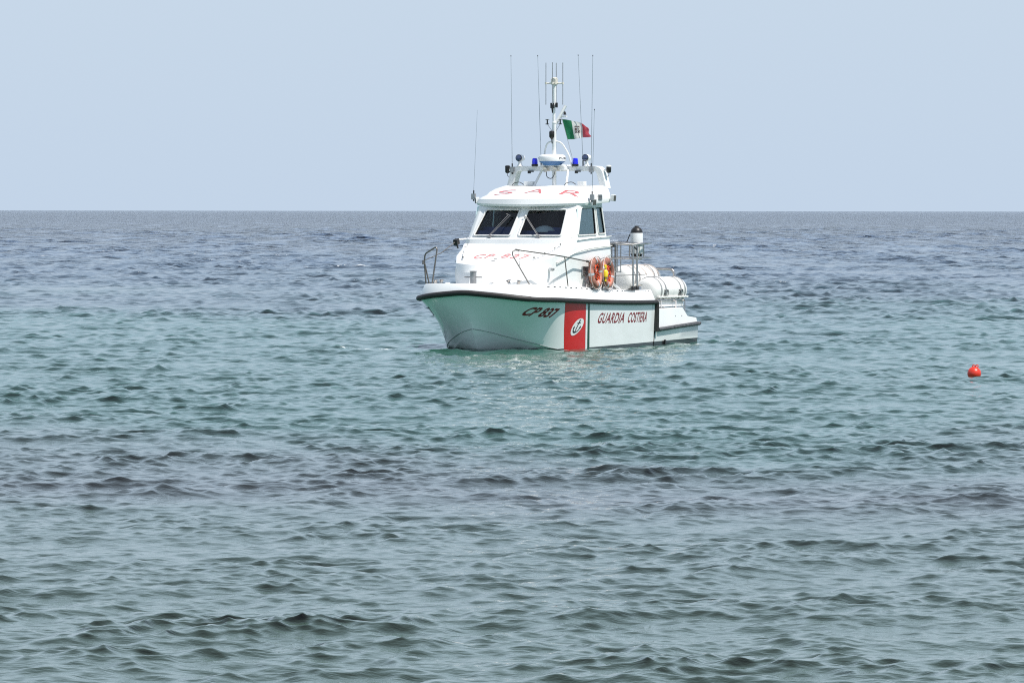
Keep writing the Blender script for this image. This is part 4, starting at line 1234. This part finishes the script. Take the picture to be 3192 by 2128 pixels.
# life rings
def ring_buoy(root, tilt):
    b_ = MB(); Rm, rm = .285, .088
    rows = []
    for i in range(48):
        a_ = 2 * math.pi * i / 48; u = Vector((math.cos(a_), 0, math.sin(a_)))
        rows.append([u * (Rm + rm * math.cos(t)) + Vector((0, rm * .75 * math.sin(t), 0)) for t in np.linspace(0, 2 * math.pi, 16, endpoint=False)])
    rows.append(rows[0])
    b_.grid(rows, close=True); b_.build("ring_body", ORANGE, root, smooth=60)
    for k in range(4):
        tp = MB()
        a0 = math.radians(5 + 90 * k)
        rr_ = []
        for i in range(5):
            a_ = a0 + (i - 2) * .045; u = Vector((math.cos(a_), 0, math.sin(a_)))
            rr_.append([u * (Rm + (rm + .004) * math.cos(t)) + Vector((0, (rm * .75 + .004) * math.sin(t), 0)) for t in np.linspace(0, 2 * math.pi, 16, endpoint=False)])
        tp.grid(rr_, close=True)
        tp.build("reflective_band", TAPE, root, smooth=60)
    rp = MB()
    pts = []
    for i in range(64):
        a_ = 2 * math.pi * i / 64; bulge = .02 + .035 * abs(math.sin(2 * a_ - math.radians(10)))
        pts.append(Vector((math.cos(a_), 0, math.sin(a_))) * (Rm + rm + bulge * .7) + Vector((0, .03, 0)))
    rp.tube(pts, .009, 6, closed=True); rp.build("grab_line", ROPE, root, smooth=60)
    ln = MB()
    for k in range(5):
        rnd = random.Random(k + int(tilt * 100))
        p = [Vector((.14 * math.sin(k * 1.7 + j * .9) + rnd.uniform(-.03, .03), .02 + rnd.uniform(-.03, .03), .20 - .075 * j)) for j in range(7)]
        ln.tube(rounded(p, .05, 3), .012, 6)
    ln.build("throw_line", ORROPE, root, smooth=60)
    root.rotation_euler = (math.radians(3), tilt, BOAT_YAW + math.radians(5))
L1 = carried("life_ring", 6.36, 1.67, 1.765, "faded orange life ring hanging on the side rail, nearer the grey vent", "life ring", "orange life rings on the side rail")
ring_buoy(L1, .2)
L2 = carried("life_ring", 5.70, 1.66, 1.755, "faded orange life ring hanging on the side rail, aft of the yellow light", "life ring", "orange life rings on the side rail")
ring_buoy(L2, -.3)
yl = carried("life_ring_light", 5.98, 1.74, 1.72, "yellow plastic marker light hanging between the two orange life rings", "marker light")
y_ = MB(); y_.lathe([(.02, -.17), (.03, -.16), (.032, -.06), (.062, -.055), (.066, .07), (.05, .10), (.035, .115)], (0, 0, 0), seg=16); y_.build("light_body", YELLOW, yl, smooth=40)
y_ = MB(); y_.lathe([(.034, .14), (.036, .15), (.036, .22), (.03, .235)], (0, 0, 0), seg=14); y_.tube([(0, 0, .11), (0, 0, .15)], .015, 8); y_.build("light_lens", YELLOW, yl, smooth=40)

# fender
fd = carried("boat_fender", 3.23, 1.25, 2.06, "white cylindrical fender with black ends standing in the steel rack aft of the cabin", "fender")
b_ = MB(); b_.lathe([(.150, .14), (.155, .17), (.155, .63), (.150, .65)], (0, 0, 0), seg=28); b_.build("fender_body", WHITEP, fd, smooth=50)
b_ = MB(); b_.lathe([(.151, .648), (.148, .68), (.134, .725), (.102, .765), (.062, .79), (.05, .80), (.05, .82), (.02, .825)], (0, 0, 0), seg=28)
b2_ = MB(); b2_.lathe([(.03, 0), (.075, .02), (.12, .07), (.150, .142)], (0, 0, 0), seg=28); b2_.build("fender_end", BLACK, fd, smooth=50)
b3_ = MB(); b3_.tube(rounded([(.0, 0, .81), (-.03, -.10, .78), (.0, -.19, .60), (.1, -.22, .42)], .08), .012, 6)
b3_.build("fender_lanyard", BLACK, fd, smooth=60)
b_.build("fender_end", BLACK, fd, smooth=50)

# flag
fo = empty("ensign_flag", BM @ Vector((5.0, .09, 5.47)))
fo.rotation_euler = (0, 0, BOAT_YAW)
tag(fo, "green white and red ensign with crowned shield flying from the mast gaff", "flag")
TL, BL = Vector((0, 0, 0)), Vector((0, .145, -.49))
def flag_pt(a, b_, off=0):
    """a along the fly, b_ down the hoist"""
    top = Vector((-.12 * a, .68 * a, -.03 * a - .17 * a * a))
    bot = Vector((-.12 * a, .56 * a, .02 * a + .06 * a * a))
    h_ = Vector((0, .145 * b_, -.49 * b_))
    p = top * (1 - b_) + bot * b_ + h_
    w = a ** .8
    p += Vector((.055 * math.sin(a * 8.5 - b_ * 2.4) * w + .03 * math.sin(a * 14 + b_ * 3) * w + off, 0, .012 * math.sin(a * 11 + 1) * w))
    p.y += .02 * math.sin(b_ * 7) * a * a
    return p
fl_ = MB(); NX, NY = 45, 24
for i in range(NX):
    for j in range(NY):
        q = [flag_pt(x / NX, y / NY) for x, y in ((i, j), (i + 1, j), (i + 1, j + 1), (i, j + 1))]
        fl_.add(q, [(0, 1, 2, 3)], 0 if i < NX / 3 else 1 if i < 2 * NX / 3 else 2)
def cloth(m_, t):
    nt = m_.node_tree; b = nt.nodes["Principled BSDF"]
    src = b.inputs["Base Color"].links[0].from_socket
    tl = N(nt, "ShaderNodeBsdfTranslucent"); nt.links.new(src, tl.inputs[0])
    mx = N(nt, "ShaderNodeMixShader"); mx.inputs[0].default_value = t
    nt.links.new(b.outputs[0], mx.inputs[1]); nt.links.new(tl.outputs[0], mx.inputs[2])
    nt.links.new(mx.outputs[0], nt.nodes["Material Output"].inputs[0])
for m_ in (FGREEN, FWHITE, FRED): cloth(m_, .35)
CLOTH = fl_.build("flag_cloth", [FGREEN, FWHITE, FRED], fo, smooth=80)
eb = MB()
def erect(a0, a1, b0, b1, n=4):
    for o_ in (.006, -.006):
        for i in range(n):
            for j in range(n):
                q = [flag_pt(a0 + (a1 - a0) * x / n, b0 + (b1 - b0) * y / n, o_) for x, y in ((i, j), (i + 1, j), (i + 1, j + 1), (i, j + 1))]
                eb.add(q, [(0, 1, 2, 3)])
erect(.42, .585, .295, .335); 
for x in (.44, .50, .555): erect(x, x + .02, .24, .30, 2)
erect(.425, .50, .38, .52); erect(.425, .445, .52, .66); erect(.425, .59, .645, .67); erect(.575, .592, .52, .67); erect(.50, .585, .515, .535)
erect(.535, .55, .40, .49, 2); erect(.515, .575, .435, .455, 2); erect(.46, .50, .55, .62, 2); erect(.52, .56, .56, .64, 2)
eb.build("shield_emblem", BROWN, CLOTH, smooth=0)
hl = MB(); hl.tube([Vector((.02, -.035, .10)), TL, BL, Vector((.12, .36, -1.03))], .0055, 5)
hl.build("halyard", GALV, fo, smooth=60)

# ------------------------------------------------------------------ mooring buoy
bx_, by_ = 9.145, 112.5
bo = empty("mooring_buoy", (bx_, by_, -.01))
tag(bo, "round red plastic mooring buoy with two eyes on top floating right of the boat", "buoy")
b_ = MB()
b_.lathe([(.137 * math.cos(a_), .055 + .137 * math.sin(a_)) for a_ in np.linspace(-math.pi / 2, math.pi / 2, 22)], (0, 0, 0), seg=32)
b_.build("buoy_body", BUOYR, bo, smooth=60)
for s_ in (-1, 1):
    e_ = MB(); e_.tube(arc((s_ * .032 + .022, -.01, .200), .024, 0, 2 * math.pi, 16)[:-1], .010, 8, closed=True); e_.build("buoy_eye", BUOYR, bo, smooth=60)
